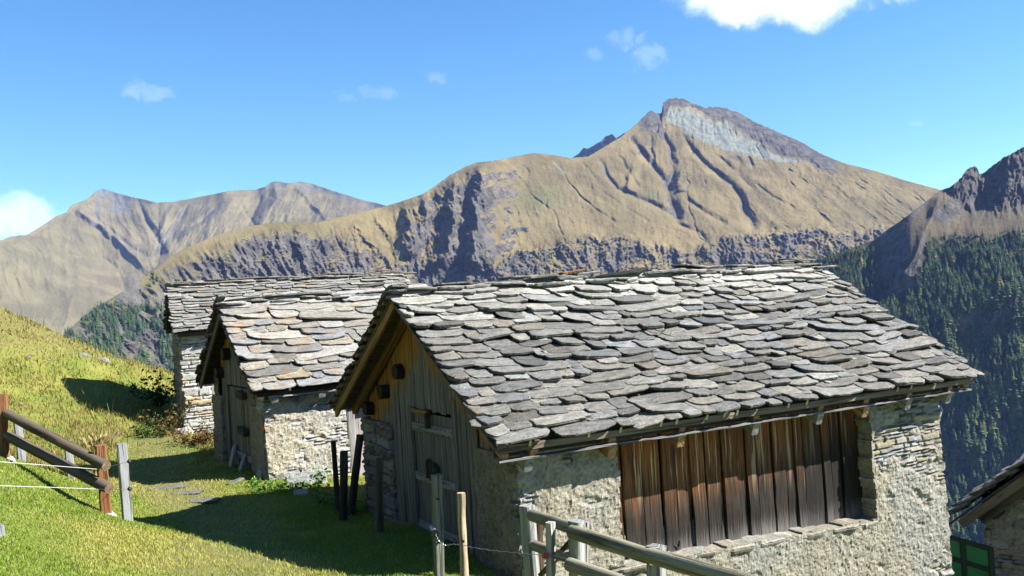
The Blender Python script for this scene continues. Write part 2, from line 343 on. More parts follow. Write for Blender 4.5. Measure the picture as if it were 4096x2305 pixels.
def wall(mb, O, U, N, u0, u1, z0, z1, res, seed, kind, keep=None, thick=.45, batter=.0, ch=.11, cw=.34, plaster=None, warm=.5, bright=1., edge=.02, top=None):
    """displaced wall face: O origin, U along, N outward; z0/z1 heights; keep(u,z) cuts openings; top(u) trims under a roof"""
    O, U, N = (np.asarray(q, float) for q in (O, U, N)); nu = max(3, int((u1 - u0) / res)); nz = max(3, int((z1 - z0) / res))
    uu, zz = np.meshgrid(np.linspace(u0, u1, nu), np.linspace(z0, z1, nz), indexing='ij')
    d, idn = courses(uu, zz, seed, ch, cw); rt = np.random.default_rng(seed + 77).random((977, 5)); sid = idn.astype(int)
    bul = sstep(0, .028, d); st = bul * (.03 + .035 * rt[sid, 0]) + .012 * fbm(uu, zz, seed, f=9, o=4) + (rt[sid, 1] - .5) * .5 * (zz % .2) * .2
    v = (.26 + .2 * rt[sid, 2]) * bright; wm = (rt[sid, 3] - .3) * warm
    cs = np.stack([v * (1 + .12 * wm), v * (1 + .01 * wm), v * (1 - .3 * wm)], -1); rust = rt[sid, 4] > .9
    cs = np.where(rust[..., None], cs * np.array([1.05, .85, .6]), cs); cs = cs * (.35 + .65 * sstep(0, .014, d))[..., None]
    disp = st
    if kind == 'plaster':
        lump = .03 * fbm(uu, zz, seed + 2, f=6, o=6, gain=.66) + .013 * fbm(uu + .3 * zz, zz, seed + 4, f=11, o=4, ridged=True) + .012 * noise(uu, zz, 3, f=26)
        pl = .04 + lump; k = plaster(uu, zz) + .75 * fbm(uu, zz * 1.5, seed + 6, f=1.3, o=4); k = sstep(.4, .6, k)
        disp = np.maximum(pl * k + (1 - k) * -.02, st * (1 - .75 * k)); vis = sstep(-.008, .008, pl * k + (1 - k) * -.02 - st * (1 - .75 * k))
        mixo = sstep(-.25, .3, fbm(uu, zz, seed + 12, f=.9, o=4))[..., None]; pc = (.40 + .11 * fbm(uu, zz, seed + 8, f=2.2, o=5))[..., None] * (np.array([1.0, .98, .91]) * mixo + np.array([1.02, .94, .76]) * (1 - mixo)) * bright * (.55 + .45 * sstep(-.012, .012, lump))[..., None]
        cs = cs * (1 - vis[..., None]) + pc * vis[..., None]
    disp = disp + batter * (z1 - zz)
    en = (edge * 1.6 * (rt[(zz / .13).astype(int) % 977, 1] - .4) + edge * fbm(zz * 0 + seed, zz, 1, f=5, o=3)); eu = np.minimum(uu - u0, u1 - uu)
    uo = uu + np.where(uu < (u0 + u1) / 2, -1, 1) * en * sstep(.25, 0, eu)
    if top is not None: zz = np.minimum(zz, top(uu))
    Z = zz.copy(); V = O + uo[..., None] * U + disp[..., None] * N; V[..., 2] += Z
    K = None
    uc = (uu[:-1, :-1] + uu[1:, 1:]) / 2; zc = (zz[:-1, :-1] + zz[1:, 1:]) / 2
    K = np.ones(uc.shape, bool) if keep is None else keep(uc, zc)
    if top is not None: K &= (zz[1:, 1:] - zz[1:, :-1] > 1e-6) | (zz[:-1, 1:] - zz[:-1, :-1] > 1e-6)
    F = grid_faces(nu, nz, K)
    if np.dot(np.cross(U, (0, 0, 1)), N) < 0: F = F[:, ::-1]
    V = V.reshape(-1, 3); C = cs.reshape(-1, 3)
    e = np.concatenate([F[:, [0, 1]], F[:, [1, 2]], F[:, [2, 3]], F[:, [3, 0]]]); key = np.sort(e, 1); _, inv, cnt = np.unique(key[:, 0] * 10**7 + key[:, 1], return_inverse=True, return_counts=True)
    B = e[cnt[inv] == 1]; bi = np.unique(B); mp = np.full(len(V), -1); nb = len(bi); L = 5
    base = len(V); allV = [V]; allC = [C]; FF = [F]
    for l in range(1, L + 1):            # reveals: the rim runs back through the thickness of the wall
        t_ = thick * l / L; P = V[bi] - N * t_; P = P + (.018 * np.stack([noise(P[:, 0], P[:, 2], P[:, 1], f=7), noise(P[:, 1], P[:, 2], 4 + P[:, 0], f=7), noise(P[:, 0], P[:, 1], P[:, 2], f=5)], -1) if l < L else 0)
        allV.append(P); allC.append(C[bi] * (.85 + .25 * rt[(np.arange(nb) // 7 + l * 3) % 977, 0])[:, None])
        mp[bi] = np.arange(nb) + base + (l - 1) * nb; pv = np.full(len(V), -1); pv[bi] = bi if l == 1 else np.arange(nb) + base + (l - 2) * nb
        FF.append(np.stack([pv[B[:, 1]], pv[B[:, 0]], mp[B[:, 0]], mp[B[:, 1]]], -1))
    F = np.concatenate(FF); mb.add(np.concatenate(allV), F, np.full(len(F), 4), np.concatenate(allC))

# ------------------------------------------------------------------ stone slate roofs
def slate(mb, r, fr, w, ln, t, lift, col, roll=0., pn=.5):
    """one split stone: fr(s, q, h) maps width / up-slope / height to space"""
    n = int(22 + w * 16); th = np.arange(n) * 2 * PI / n + r.normal() * .05
    c, s_ = np.cos(th), np.sin(th); pw = np.where(s_ < 0, pn, .35)
    S = w / 2 * np.sign(c) * np.abs(c) ** pw; Q = ln / 2 + ln / 2 * np.sign(s_) * np.abs(s_) ** pw
    ka = np.sort(r.random(9) * 2 * PI); kr = r.uniform(.86, 1.05, 9); cut = np.interp(th % (2 * PI), np.concatenate([ka - 2 * PI, ka, ka + 2 * PI]), np.tile(kr, 3)); cut = np.where(s_ < .2, cut, 1.)
    S = S * cut; Q = ln / 2 + (Q - ln / 2) * cut
    a, b = r.random(2) * 90; rough = .016 + .042 * min(w, .8)
    S = S + rough * fbm(np.cos(th) * 2 + a, np.sin(th) * 2 + b, 0, o=4, gain=.7) + r.normal(size=n) * .004; Q = Q + rough * 1.1 * fbm(np.cos(th) * 2 + b, np.sin(th) * 2 + a, 5, o=4, gain=.7) + r.normal() * .07 * S
    V = []; cs, cq = 0., ln / 2
    def top(S_, Q_): return lift * (1 - Q_ / ln) + roll * S_ + .012 * noise(S_ + a, Q_ * 2 + b, 0, f=4) + .006 * noise(S_ * .7 + a, Q_ + b, 4, f=14)
    V.append(np.array([[cs, cq, top(np.array([cs]), np.array([cq]))[0]]]))
    for k in (.4, .75, .97):
        S_, Q_ = cs + (S - cs) * k, cq + (Q - cq) * k; V.append(np.stack([S_, Q_, top(S_, Q_) - (.004 if k > .9 else 0)], -1))
    h = top(S, Q)
    for k, dh in ((1.0, .2), (.985, .45), (1.012, .6), (.97, 1.)):
        j = 1 + r.normal(size=n) * .008; V.append(np.stack([cs + (S - cs) * k * j, cq + (Q - cq) * k * j, h - t * dh], -1))
    V = np.concatenate(V); j = np.arange(n); j2 = (j + 1) % n
    F = [np.stack([np.zeros(n, int), 1 + j, 1 + j2], -1).ravel()]; Z = [3] * n
    for k in range(6): F.append(np.stack([1 + k * n + j, 1 + (k + 1) * n + j, 1 + (k + 1) * n + j2, 1 + k * n + j2], -1).ravel()); Z += [4] * n
    C = np.tile(np.asarray(col, float), (len(V), 1)); C[1 + 4 * n:] *= .5  # edges and underside darkened, painting shade into the gaps between stones
    mb.add(fr(V[:, 0], V[:, 1], V[:, 2]), np.concatenate(F), Z, C)

def slate_col(r, base, warm, white):
    v = np.clip(r.normal(base, .055), .12, .6); w = r.normal(0, .5) * warm; c = np.array([v * (1 + .1 * w + .03 * warm), v, v * (1 - .16 * w - .05 * warm)])
    return c * (1 - white) + np.array([.7, .7, .66]) * white

def slate_roof(r, Lf, slope_len, th, rows, wmean, side, H, u0=-.04, base=.36, warm=.4, whiten=.5, big=.12, tmean=.04, sag=None, mb=None):
    """side=+1: slope facing the camera (v>0), -1: the back slope; local axes x=u, y=-v, z"""
    mb = mb or MB(); ex = slope_len / rows; ct, st = math.cos(th), math.sin(th)
    for i in range(rows):
        b0 = slope_len - i * ex + .04; u = u0 + r.normal() * .02; stag = r.random() * .3
        first = True
        while u < Lf + .02:
            w = float(np.clip(r.lognormal(0, .38) * wmean, wmean * .35, wmean * 2.4)); isbig = r.random() < big
            if isbig: w *= 1.7
            if first: w *= .55 + stag; first = False
            if u + w > Lf - .12: w = max(.18, Lf - u + r.normal() * .025)
            t = max(.016, r.normal(tmean, tmean * .3)) * (1.25 if isbig else 1); ln = ex * r.uniform(1.75, 2.1) * (1.15 if isbig else 1)
            bb = b0 + r.normal() * ex * .2 + (ex * .1 if isbig else 0) if i else b0 + r.normal() * .012
            uc = u + w / 2; wh = whiten * (sstep(.33, .02, bb / slope_len + r.normal() * .06) + .25 * (r.random() < .12))
            col = slate_col(r, base, warm, min(.9, float(wh) + (.35 if r.random() < .05 else 0)))
            def fr(S, Q, h, uc=uc, bb=bb):
                b = bb - Q; hh = h + .035 - (sag(uc + S, b) if sag else 0)
                return np.stack([uc + S, -side * (b * ct + hh * st), H - b * st + hh * ct], -1)
            slate(mb, r, fr, w * 1.05, ln, t, t * 1.3 + .032, col, r.normal() * .05, r.uniform(.28, .72))
            if i and side > 0 and r.random() < .2:               # a small chip wedged under or over a joint
                uc2, b2, w2 = u + r.uniform(0, w), bb + r.uniform(-.05, .12), r.uniform(.15, .32)
                fr2 = lambda S, Q, h, fr=fr, o=uc2 - uc, q=bb - b2: fr(S + o, Q + q, h + .03)
                slate(mb, r, fr2, w2, ex * .9, t * .8, .03, slate_col(r, base, warm, min(.8, float(wh))), r.normal() * .08)
            u += w * (.97 + r.random() * .04)
    return mb

def ridge_stones(r, Lf, H, wmean, base, warm, white, u0=-.05, bumps=()):
    mb = MB()
    for lay in range(2):
        u = u0 + lay * .2
        while u < Lf:
            w = float(np.clip(r.lognormal(0, .35) * wmean, .2, 1.3)); uc = u + w / 2; z0 = H + .02 + lay * .045 + r.normal() * .012; yy = r.normal() * .05 - .06 + lay * .1
            if lay == 0 or r.random() < .55:
                tl = r.normal() * .03; dp = r.uniform(.3, .46)
                fr = lambda S, Q, h, uc=uc, z0=z0, yy=yy, dp=dp, tl=tl: np.stack([uc + S, yy - dp / 2 + Q, z0 + h + tl * S], -1)
                slate(mb, r, fr, w * 1.04, dp, r.uniform(.03, .055), 0., slate_col(r, base, warm, white * r.uniform(.3, 1)), 0)
            u += w
    for ub, k, oc in bumps:                          # little heaps of spare slates weighing down the ridge
        for q in range(k):
            w = r.uniform(.35, .7); uc = ub + r.normal() * .2; z0 = H + .1 + q * .035
            fr = lambda S, Q, h, uc=uc, z0=z0: np.stack([uc + S, -.1 + Q, z0 + h], -1)
            slate(mb, r, fr, w, .36, .035, 0., (.42, .2, .07) if oc and q == k - 1 else slate_col(r, base, warm, white * .4), r.normal() * .04)
    return mb

# ------------------------------------------------------------------ huts
class Hut:
    """local axes: x along the ridge (from the gable we see), y away from the camera side, z up; v = -y"""
    def __init__(s, name, label, R, ang, wd, dr, H, L, group='stone huts of the alpine hamlet'):
        s.wd, s.dr, s.H, s.L = wd, dr, H, L; s.th = math.atan2(dr, wd); s.sl = math.hypot(wd, dr); s.tn = dr / wd
        s.e = thing(name, label, 'hut', (R[0], R[1], R[2] - H), ang, group)
    def p(s, u, v, z): return np.array([u, -v, s.H + z])       # z counted from the ridge
    def zr(s, v): return -abs(v) * s.tn                         # roof plane height over v
    def deck(s, mat, parent, off=-.09, th=.035):
        mb = MB(); ct, st = math.cos(s.th), math.sin(s.th)
        for sd in (1, -1):
            n = np.array([0, -sd * st, ct]); k = 0
            b = 0.
            while b < s.sl - .1:
                w = min(.24, s.sl - b - .02); c = b + w / 2; o = np.array([0, -sd * c * ct, s.H - c * st]) + n * off
                mb.bar(o + [.015, 0, 0], o + [s.L - .03, 0, 0], w - .006, th, up=n, seg=3, jit=.002); b += w
        return mb.build('roof_boards', mat, parent)
    def slope_bar(s, mb, u, sd, b0, b1, w, h, off, **k):
        ct, st = math.cos(s.th), math.sin(s.th); n = np.array([0, -sd * st, ct]); f = lambda b: np.array([u, -sd * b * ct, s.H - b * st]) + n * off
        mb.bar(f(b0), f(b1), w, h, up=n, **k)

def boards(mb, hut, u, v0, v1, zt, zb, wmin, wmax, r, th=.03, ztop_roof=False, gap=.006, over=0.):
    v = v0
    while v < v1 - .03:
        w = min(r.uniform(wmin, wmax), v1 - v); c = v + w / 2; top = hut.zr(abs(c) + w / 2) - .13 if ztop_roof else zt
        uu = u + r.normal() * .006
        mb.bar(hut.p(uu, c, zb + r.normal() * over), hut.p(uu, c, top), w - gap, th, up=(1, 0, 0), seg=10, jit=.004, col=(0, 0, hut.H), rs=r); v += w

# ---- hut in front
r = np.random.default_rng(11)
h1 = Hut('stone_hut', 'largest nearest stone hut with grey slate roof and sunlit orange-brown plank wall', (-1.829, 14., .247 - .06), math.atan2(.468, .884), 3.29, 1.912, 3.65, 8.54)
H = h1.H
sag = lambda u, b: .05 * np.sin(PI * np.clip(u / 8.5, 0, 1)) * np.sin(PI * np.clip(b / 3.8, 0, 1)) + .02 * noise(u, b, 2, f=.8)
mb = slate_roof(r, 8.56, h1.sl + .05, h1.th, 19, .41, 1, H, base=.275, warm=.65, whiten=.95, tmean=.042, sag=sag, big=.13)
mb = slate_roof(r, 8.56, h1.sl + .02, h1.th, 15, .6, -1, H, base=.3, warm=.25, whiten=.4, tmean=.036, mb=mb)
roof = mb.build('roof', M['slate'], h1.e)
ridge_stones(r, 8.55, H + .03, .5, .42, .25, .8, bumps=((2.3, 2, 0), (3.2, 3, 1), (5.9, 3, 0), (6.9, 2, 0), (8.1, 4, 0), (8.2, 3, 0))).build('ridge_stones', M['slate_thin'], roof)
h1.deck(M['rail_wood'], roof)
for sd in (-1,):
    mb = MB(); h1.slope_bar(mb, .05, sd, .02, h1.sl - .05, .05, .13, -.17, seg=8, jit=.004); mb.build('verge_board', M['yellow_wood'], roof)
    mb = MB(); h1.slope_bar(mb, .37, sd, .02, h1.sl - .1, .1, .13, -.175, seg=8, jit=.005); mb.build('verge_rafter', M['yellow_wood'], roof)
    for k in range(14):
        b = .2 + k * (h1.sl - .3) / 13; ct, st = math.cos(h1.th), math.sin(h1.th); n = np.array([0, -sd * st, ct]); o = np.array([0, -sd * b * ct, H - b * st]) + n * -.045
        mb = MB(); mb.bar(o + [-.05, 0, 0], o + [.6, 0, 0], .07, .05, up=n, seg=2); mb.build('batten', M['yellow_wood'], roof)
mb = MB(); mb.bar(h1.p(.02, 3.25, -1.965), h1.p(8.57, 3.25, -1.965), .035, .085, seg=16, jit=.004); mb.build('eave_board', M['old_wood'], roof)
mb = MB(); mb.bar(h1.p(.06, 3.06, -2.01), h1.p(8.5, 3.06, -2.01), .03, .15, seg=10, jit=.003); mb.build('eave_shade_strip', M['dark_wood'], roof)  # dark strip added to stand for the shade in the eave gap
mb = MB(); mb.bar(h1.p(.03, 3.19, -2.105), h1.p(8.53, 3.19, -2.105), .14, .022, seg=40, jit=.004, col=(.75, .74, .72)); mb.build('eave_strip', M['grey_wood'], roof)
for u in (.12, .52, 1.65, 2.75, 4.04, 5.26, 6.19, 7.12, 8.05, 8.42):
    mb = MB(); mb.bar(h1.p(u, 2.4, -2.055 + .45), h1.p(u, 3.225, -2.055), .1, .08, seg=3); mb.build('rafter', M['new_wood'], roof)
for i, u in enumerate((.45, 1.65, 2.75, 4.04, 5.26, 6.19, 7.12, 8.05)):
    mb = MB(); mb.bar(h1.p(u, 2.3, -2.2 + .4), h1.p(u, 3.2, -2.2), .115, .19, seg=3, jit=.004); mb.build('bracket', M['new_wood' if i in (1, 2, 5) else 'grey_wood'], roof)
for u in (.42, 1.25, 1.72, 2.35, 2.6, 3.1, 3.4, 3.62, 4.55, 4.9, 6.75, 7.05, 8.45):
    mb = MB(); mb.bar(h1.p(u, 3.31, -1.955), h1.p(u, 3.34, -1.885), .035, .008, seg=1, jit=0); mb.build('clip', M['metal'], roof)
# side wall under the eave with the planked opening
pmask = lambda u, z: .76 - .4 * sstep(6.5, 6.75, u) * sstep(-3.95, -2.9, z) - .45 * sstep(.85, .5, u) * sstep(-2.3, -3.1, z) - .6 * sstep(2.4, 1.95, u) * sstep(-3.7, -3.95, z) * sstep(-4.6, -4.2, z)
def keep1(u, z):
    e = .05 * noise(z * 0 + 1, z, 3, f=3.5) + .03 * noise(z * 0, z, 7, f=11)
    sill = -3.74 - .035 * (u - 1.9) + .03 * noise(u, u * 0, 5, f=3)
    return ~((u > 1.9 + e) & (u < 6.55 + e) & (z > sill))
mb = MB()
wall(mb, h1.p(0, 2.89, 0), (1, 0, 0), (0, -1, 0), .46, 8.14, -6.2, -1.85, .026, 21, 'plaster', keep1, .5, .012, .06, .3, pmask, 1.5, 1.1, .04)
mb.build('side_wall', M['wall'], h1.e)
mb = MB()                                                      # ledge stones under the planks
u = 1.8
while u < 6.55:
    w = r.uniform(.35, .8); z = -3.78 - .035 * (u - 1.9)
    fr = lambda S, Q, h, u=u, w=w, z=z: h1.p(0, 0, 0) + np.stack([u + w / 2 + S, -(2.99 - Q), z + h], -1)
    slate(mb, r, fr, w * 1.03, .45, r.uniform(.05, .09), .01, np.array([.5, .47, .4]) * r.uniform(.8, 1.15)); u += w
mb.build('sill', M['wall'], h1.e)
mb = MB(); edges = [1.8, 2.13, 2.45, 2.76, 3.01, 3.27, 3.52, 3.83, 4.09, 4.27, 4.48, 4.78, 5.03, 5.22, 5.40, 5.77, 5.95, 6.17, 6.44, 6.75]; ne = len(edges) - 1
for i in range(ne):
    a, b = edges[i], edges[i + 1]; nb = 1
    for k in range(nb):
        x0, x1 = a + (b - a) * k / nb, a + (b - a) * (k + 1) / nb; dp = .028 * (i % 2) + r.normal() * .006; i_ = i * 10 / ne
        mb.bar(h1.p((x0 + x1) / 2, 2.65 + dp, -4.25), h1.p((x0 + x1) / 2 + r.normal() * .01, 2.65 + dp, -1.75), (x1 - x0) - (.02, .034)[i % 3 == 0], .045, up=(0, 1, 0), seg=12, jit=.004,
               col=(float(np.clip(.95 - .075 * i_ + r.normal() * .2, .1, 1)), -.06 - .07 * i_ + r.normal() * .14, 0), rs=r)
M_pl = M['planks']; pw = mb.build('plank_wall', M_pl, h1.e)
mb = MB(); mb.tube([h1.p(2.97, 2.66, -3.62), h1.p(3.0, 2.7, -3.66), h1.p(2.96, 2.71, -3.75), h1.p(2.9, 2.69, -3.7)], .012, 6); mb.build('hook', M['iron'], pw)
# gable: stone pier, boarding, door, stone flank
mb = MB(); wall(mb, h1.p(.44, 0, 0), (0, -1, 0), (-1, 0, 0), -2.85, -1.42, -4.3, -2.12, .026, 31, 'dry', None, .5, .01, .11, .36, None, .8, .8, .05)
mb.build('stone_pier', M['wall'], h1.e)
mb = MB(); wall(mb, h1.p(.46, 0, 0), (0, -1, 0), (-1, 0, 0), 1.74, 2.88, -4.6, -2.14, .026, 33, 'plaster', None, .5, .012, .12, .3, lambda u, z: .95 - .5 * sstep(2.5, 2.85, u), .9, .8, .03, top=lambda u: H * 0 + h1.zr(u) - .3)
mb.build('corner_wall', M['wall'], h1.e)
mb = MB(); boards(mb, h1, .47, -1.45, -.53, 0, -3.68, .14, .24, r, ztop_roof=True, over=.01); boards(mb, h1, .45, 1.06, 1.8, 0, -3.66, .16, .26, r, ztop_roof=True, over=.01)
boards(mb, h1, .46, -.53, 1.06, 0, -1.78, .15, .24, r, ztop_roof=True, over=.015); boards(mb, h1, .5, 1.8, 2.75, 0, -2.16, .15, .22, r, ztop_roof=True); boards(mb, h1, .5, -2.6, -1.45, 0, -2.2, .15, .22, r, ztop_roof=True)
mb.bar(h1.p(.44, 1.12, -3.66), h1.p(.44, 1.12, -1.55), .13, .06, up=(1, 0, 0), seg=8, col=(0, 0, H)); mb.bar(h1.p(.45, -.58, -3.66), h1.p(.45, -.58, -1.75), .12, .05, up=(1, 0, 0), seg=8, col=(0, 0, H))
M['gable1'] = mat_gable(h1.tn, .86, 'gable_boards_near')
mb.build('gable_boards', M['gable1'], h1.e)
mb = MB(); boards(mb, h1, .49, -.52, 1.05, -1.83, -3.64, .15, .24, r, over=.01); door = mb.build('door', M['gable1'], h1.e)
for z, hh in ((-2.06, .13), (-2.82, .12), (-3.57, .12)):
    mb = MB(); mb.bar(h1.p(.455, -.54, z), h1.p(.455, 1.02, z + .02), .03, hh, seg=6, jit=.003, col=(.85, .85, .85))
    for q in np.linspace(-.5, .98, 16):
        c = h1.p(.438, q, z + r.choice([-.035, .035])); mb.bar(c, c + [-.006, 0, 0], .018, .018, seg=1, jit=0, col=(.12, .11, .1))
    mb.build('brace', M['grey_wood'], door)
for v, z0, z1 in ((.08, -2.78, -2.5), (.2, -2.8, -2.53), (.31, -2.78, -2.54), (.36, -2.79, -2.58)):
    mb = MB(); mb.bar(h1.p(.42, v, z0), h1.p(.42, v + .01, z1), .06, .06, seg=4, jit=.006); mb.build('latch_peg', M['dark_wood'], door)
mb = MB(); mb.bar(h1.p(.43, -.45, -1.8), h1.p(.43, .18, -1.81), .06, .07, seg=5, jit=.006); mb.build('lintel_stick', M['yellow_wood'], h1.e)
mb = MB(); mb.bar(h1.p(.4, .22, -2.03), h1.p(.4, .2, -1.8), .08, .06, seg=4, jit=.006); mb.build('door_hook', M['dark_wood'], h1.e)
for (v, z, rad) in ((-.85, -1.23, .16), (-1.62, -1.58, .15), (-2.42, -1.93, .14)):
    mb = MB(); mb.tube([h1.p(.33, v, z), h1.p(.5, v, z), h1.p(1.6, v, z)], rad * .8, 14, rough=.35, capcol=(.4, .38, .35), col=(.4, .38, .36)); mb.build('purlin_log', M['dark_wood'], h1.e)
fr = lambda S, Q, h: np.stack([.1 + Q, 2.0 + S * .8, H - 3.72 + h], -1)
mb = MB(); mb.bar(h1.p(.3, -1.5, -3.72), h1.p(.3, 1.9, -3.74), .3, .12, seg=12, jit=.02, col=(.3, .28, .25)); mb.build('threshold', M['wall'], h1.e)
mb = MB(); wall(mb, h1.p(8.12, 0, 0), (0, 1, 0), (1, 0, 0), -2.85, 2.85, -7, -.3, .09, 35, 'dry', None, .4, .01, .12, .4, None, .6, .9, .02, top=lambda u: H * 0 + h1.zr(u) - .25); wall(mb, h1.p(0, -2.85, 0), (1, 0, 0), (0, 1, 0), .5, 8.1, -5, -2.1, .09, 36, 'dry', None, .4, 0, .12, .4)
mb.build('rear_wall', M['wall'], h1.e)

# ---- hut in the middle
r = np.random.default_rng(22)
h2 = Hut('stone_hut', 'middle small stone hut with orange lichen on its slates and grey boarded gable', (-6.186, 19.8, .327 - .06), math.atan2(.523, .853), 2.2635, 1.727, 3.55, 7.2)
H = h2.H
mb = slate_roof(r, 7.2, h2.sl + .04, h2.th, 13, .62, 1, H, base=.38, warm=.9, whiten=.55, tmean=.035, big=.22)
mb = slate_roof(r, 7.2, h2.sl + .02, h2.th, 11, .7, -1, H, base=.3, warm=.5, whiten=.2, tmean=.04, mb=mb)
roof = mb.build('roof', M['slate_warm'], h2.e)
ridge_stones(r, 7.2, H + .02, .6, .48, .5, .7).build('ridge_stones', M['slate_warm'], roof)
h2.deck(M['dark_wood'], roof)
for sd in (1, -1):
    mb = MB(); h2.slope_bar(mb, .04, sd, .02, h2.sl - .06, .05, .12, -.17, seg=6); mb.build('verge_board', M['rail_wood'], roof)
    for k in range(10):
        b = .2 + k * (h2.sl - .3) / 9; ct, st = math.cos(h2.th), math.sin(h2.th); n = np.array([0, -sd * st, ct]); o = np.array([0, -sd * b * ct, H - b * st]) + n * -.045
        mb = MB(); mb.bar(o + [-.05, 0, 0], o + [.5, 0, 0], .07, .06, up=n, seg=2); mb.build('batten', M['dark_wood'], roof)
mb = MB(); mb.bar(h2.p(.1, 2.1, -1.78), h2.p(7.1, 2.1, -1.78), .03, .14, seg=8); mb.build('eave_board', M['dark_wood'], roof)
mb = MB(); mb.bar(h2.p(.3, 2.2, -1.86), h2.p(7.1, 2.2, -1.84), .06, .025, seg=14, jit=.006); mb.build('eave_strip', M['grey_wood'], roof)
for i, u in enumerate((.42, 1.37, 2.4, 3.5, 4.6)):
    mb = MB(); mb.bar(h2.p(u, 1.6, -1.92 + .3), h2.p(u, 2.2, -1.93), .14, .1, seg=3); mb.build('bracket', M['grey_wood'], roof)
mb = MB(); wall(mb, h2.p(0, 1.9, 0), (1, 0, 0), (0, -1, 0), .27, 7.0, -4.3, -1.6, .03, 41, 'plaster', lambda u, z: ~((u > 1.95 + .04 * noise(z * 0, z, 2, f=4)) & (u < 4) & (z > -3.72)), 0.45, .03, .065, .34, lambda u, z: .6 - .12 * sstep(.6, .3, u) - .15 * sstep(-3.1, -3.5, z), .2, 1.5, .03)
mb.build('side_wall', M['wall'], h2.e)
mb = MB(); mb.bar(h2.p(2.06, 1.84, -3.74), h2.p(2.06, 1.84, -1.8), .17, .1, up=(0, 1, 0), seg=6); mb.build('door_post', M['grey_wood'], h2.e)
mb = MB()
for k in range(6): mb.bar(h2.p(2.28 + .22 * k, 1.72, -3.74), h2.p(2.28 + .22 * k, 1.72, -1.8), .21, .03, up=(0, 1, 0), seg=6, col=(1.25, 1.1, 1.1))
mb.build('plank_wall', M['grey_wood'], h2.e)
mb = MB(); fr = lambda S, Q, h: np.stack([2.5 + S, -2.05 + Q, H - 3.78 + h], -1); slate(mb, r, fr, 1.1, .4, .06, .01, (.6, .58, .52)); mb.build('sill', M['wall'], h2.e)
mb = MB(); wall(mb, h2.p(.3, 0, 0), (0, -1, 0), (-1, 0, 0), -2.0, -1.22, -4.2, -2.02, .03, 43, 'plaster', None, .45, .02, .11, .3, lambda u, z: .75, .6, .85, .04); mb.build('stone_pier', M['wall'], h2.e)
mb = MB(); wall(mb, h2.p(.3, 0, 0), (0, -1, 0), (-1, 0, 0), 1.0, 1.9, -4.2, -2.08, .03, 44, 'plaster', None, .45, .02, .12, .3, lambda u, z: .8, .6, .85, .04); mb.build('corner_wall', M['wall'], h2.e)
mb = MB(); boards(mb, h2, .33, -1.28, -.84, 0, -3.6, .12, .2, r, ztop_roof=True); boards(mb, h2, .33, .86, 1.9, 0, -2.1, .15, .22, r, ztop_roof=True); boards(mb, h2, .32, -.84, .86, 0, -1.74, .14, .22, r, ztop_roof=True); boards(mb, h2, .33, .86, 1.1, 0, -3.5, .1, .14, r, ztop_roof=True)
M['gable2'] = mat_gable(h2.tn, .6, 'gable_boards_middle'); mb.build('gable_boards', M['gable2'], h2.e)
mb = MB(); boards(mb, h2, .35, -.83, .85, -1.78, -3.55, .15, .24, r); door = mb.build('door', M['gable2'], h2.e)
for z in (-1.9, -2.65):
    mb = MB(); mb.bar(h2.p(.26, .15, z), h2.p(.26, .62, z - .02), .1, .16, seg=4, jit=.008); mb.build('latch', M['dark_wood'], door)
mb = MB(); mb.bar(h2.p(.3, -.4, -3.2), h2.p(.3, .8, -3.22), .03, .12, seg=4); mb.build('brace', M['grey_wood'], door)
for (v, z, rad) in ((.0, -.58, .15), (-.5, -1.08, .15), (-1.15, -1.5, .14)):
    mb = MB(); mb.tube([h2.p(.15, v, z), h2.p(.4, v, z), h2.p(1.2, v, z)], rad * .85, 12, rough=.3, capcol=(.9, .9, .9), col=(.5, .5, .5)); mb.build('purlin_log', M['dark_wood'], h2.e)
mb = MB(); mb.bar(h2.p(.25, 1.78, -2.48), h2.p(.25, 1.95, -2.5), .012, .1, seg=1, jit=0); mb.build('trail_mark', M['red'], h2.e)
mb = MB(); wall(mb, h2.p(0, -1.9, 0), (1, 0, 0), (0, 1, 0), .3, 7, -4, -1.6, .1, 46, 'dry', None, .4, 0, .12, .4); wall(mb, h2.p(7, 0, 0), (0, 1, 0), (1, 0, 0), -1.9, 1.9, -4, -.3, .1, 47, 'dry', None, .4, 0, .12, .4, top=lambda u: h2.zr(u) - .25); mb.build('rear_wall', M['wall'], h2.e)

# ---- hut at the back
r = np.random.default_rng(33)
h3 = Hut('stone_hut', 'farthest stone hut with a long roof of thin stacked slates behind the lichen-covered roof', (-10.849, 29.7, 1.165 - .06), math.atan2(.413, .911), 1.7226, 1.4724, 4.55, 7.7)
H = h3.H
mb = slate_roof(r, 7.7, h3.sl + .04, h3.th, 17, .5, 1, H, base=.36, warm=.55, whiten=.3, tmean=.04, big=.1)
mb = slate_roof(r, 7.7, h3.sl + .02, h3.th, 14, .6, -1, H, base=.3, warm=.3, whiten=.1, tmean=.045, mb=mb)
roof = mb.build('roof', M['slate_thin'], h3.e)
ridge_stones(r, 7.7, H + .02, .7, .4, .6, .4, bumps=((3.1, 1, 0), (5.3, 2, 0), (6.6, 2, 1), (7.4, 2, 1))).build('ridge_stones', M['slate_warm'], roof)
h3.deck(M['dark_wood'], roof)
mb = MB(); mb.bar(h3.p(.1, 1.6, -1.56), h3.p(7.6, 1.6, -1.56), .08, .12, seg=6); mb.build('eave_beam', M['dark_wood'], roof)
mb = MB(); wall(mb, h3.p(0, 1.42, 0), (1, 0, 0), (0, -1, 0), .2, 7.5, -5.4, -1.3, 0.035, 51, 'dry', None, .5, .012, .1, .36, None, .2, 1.55, .05); mb.build('side_wall', M['wall'], h3.e)
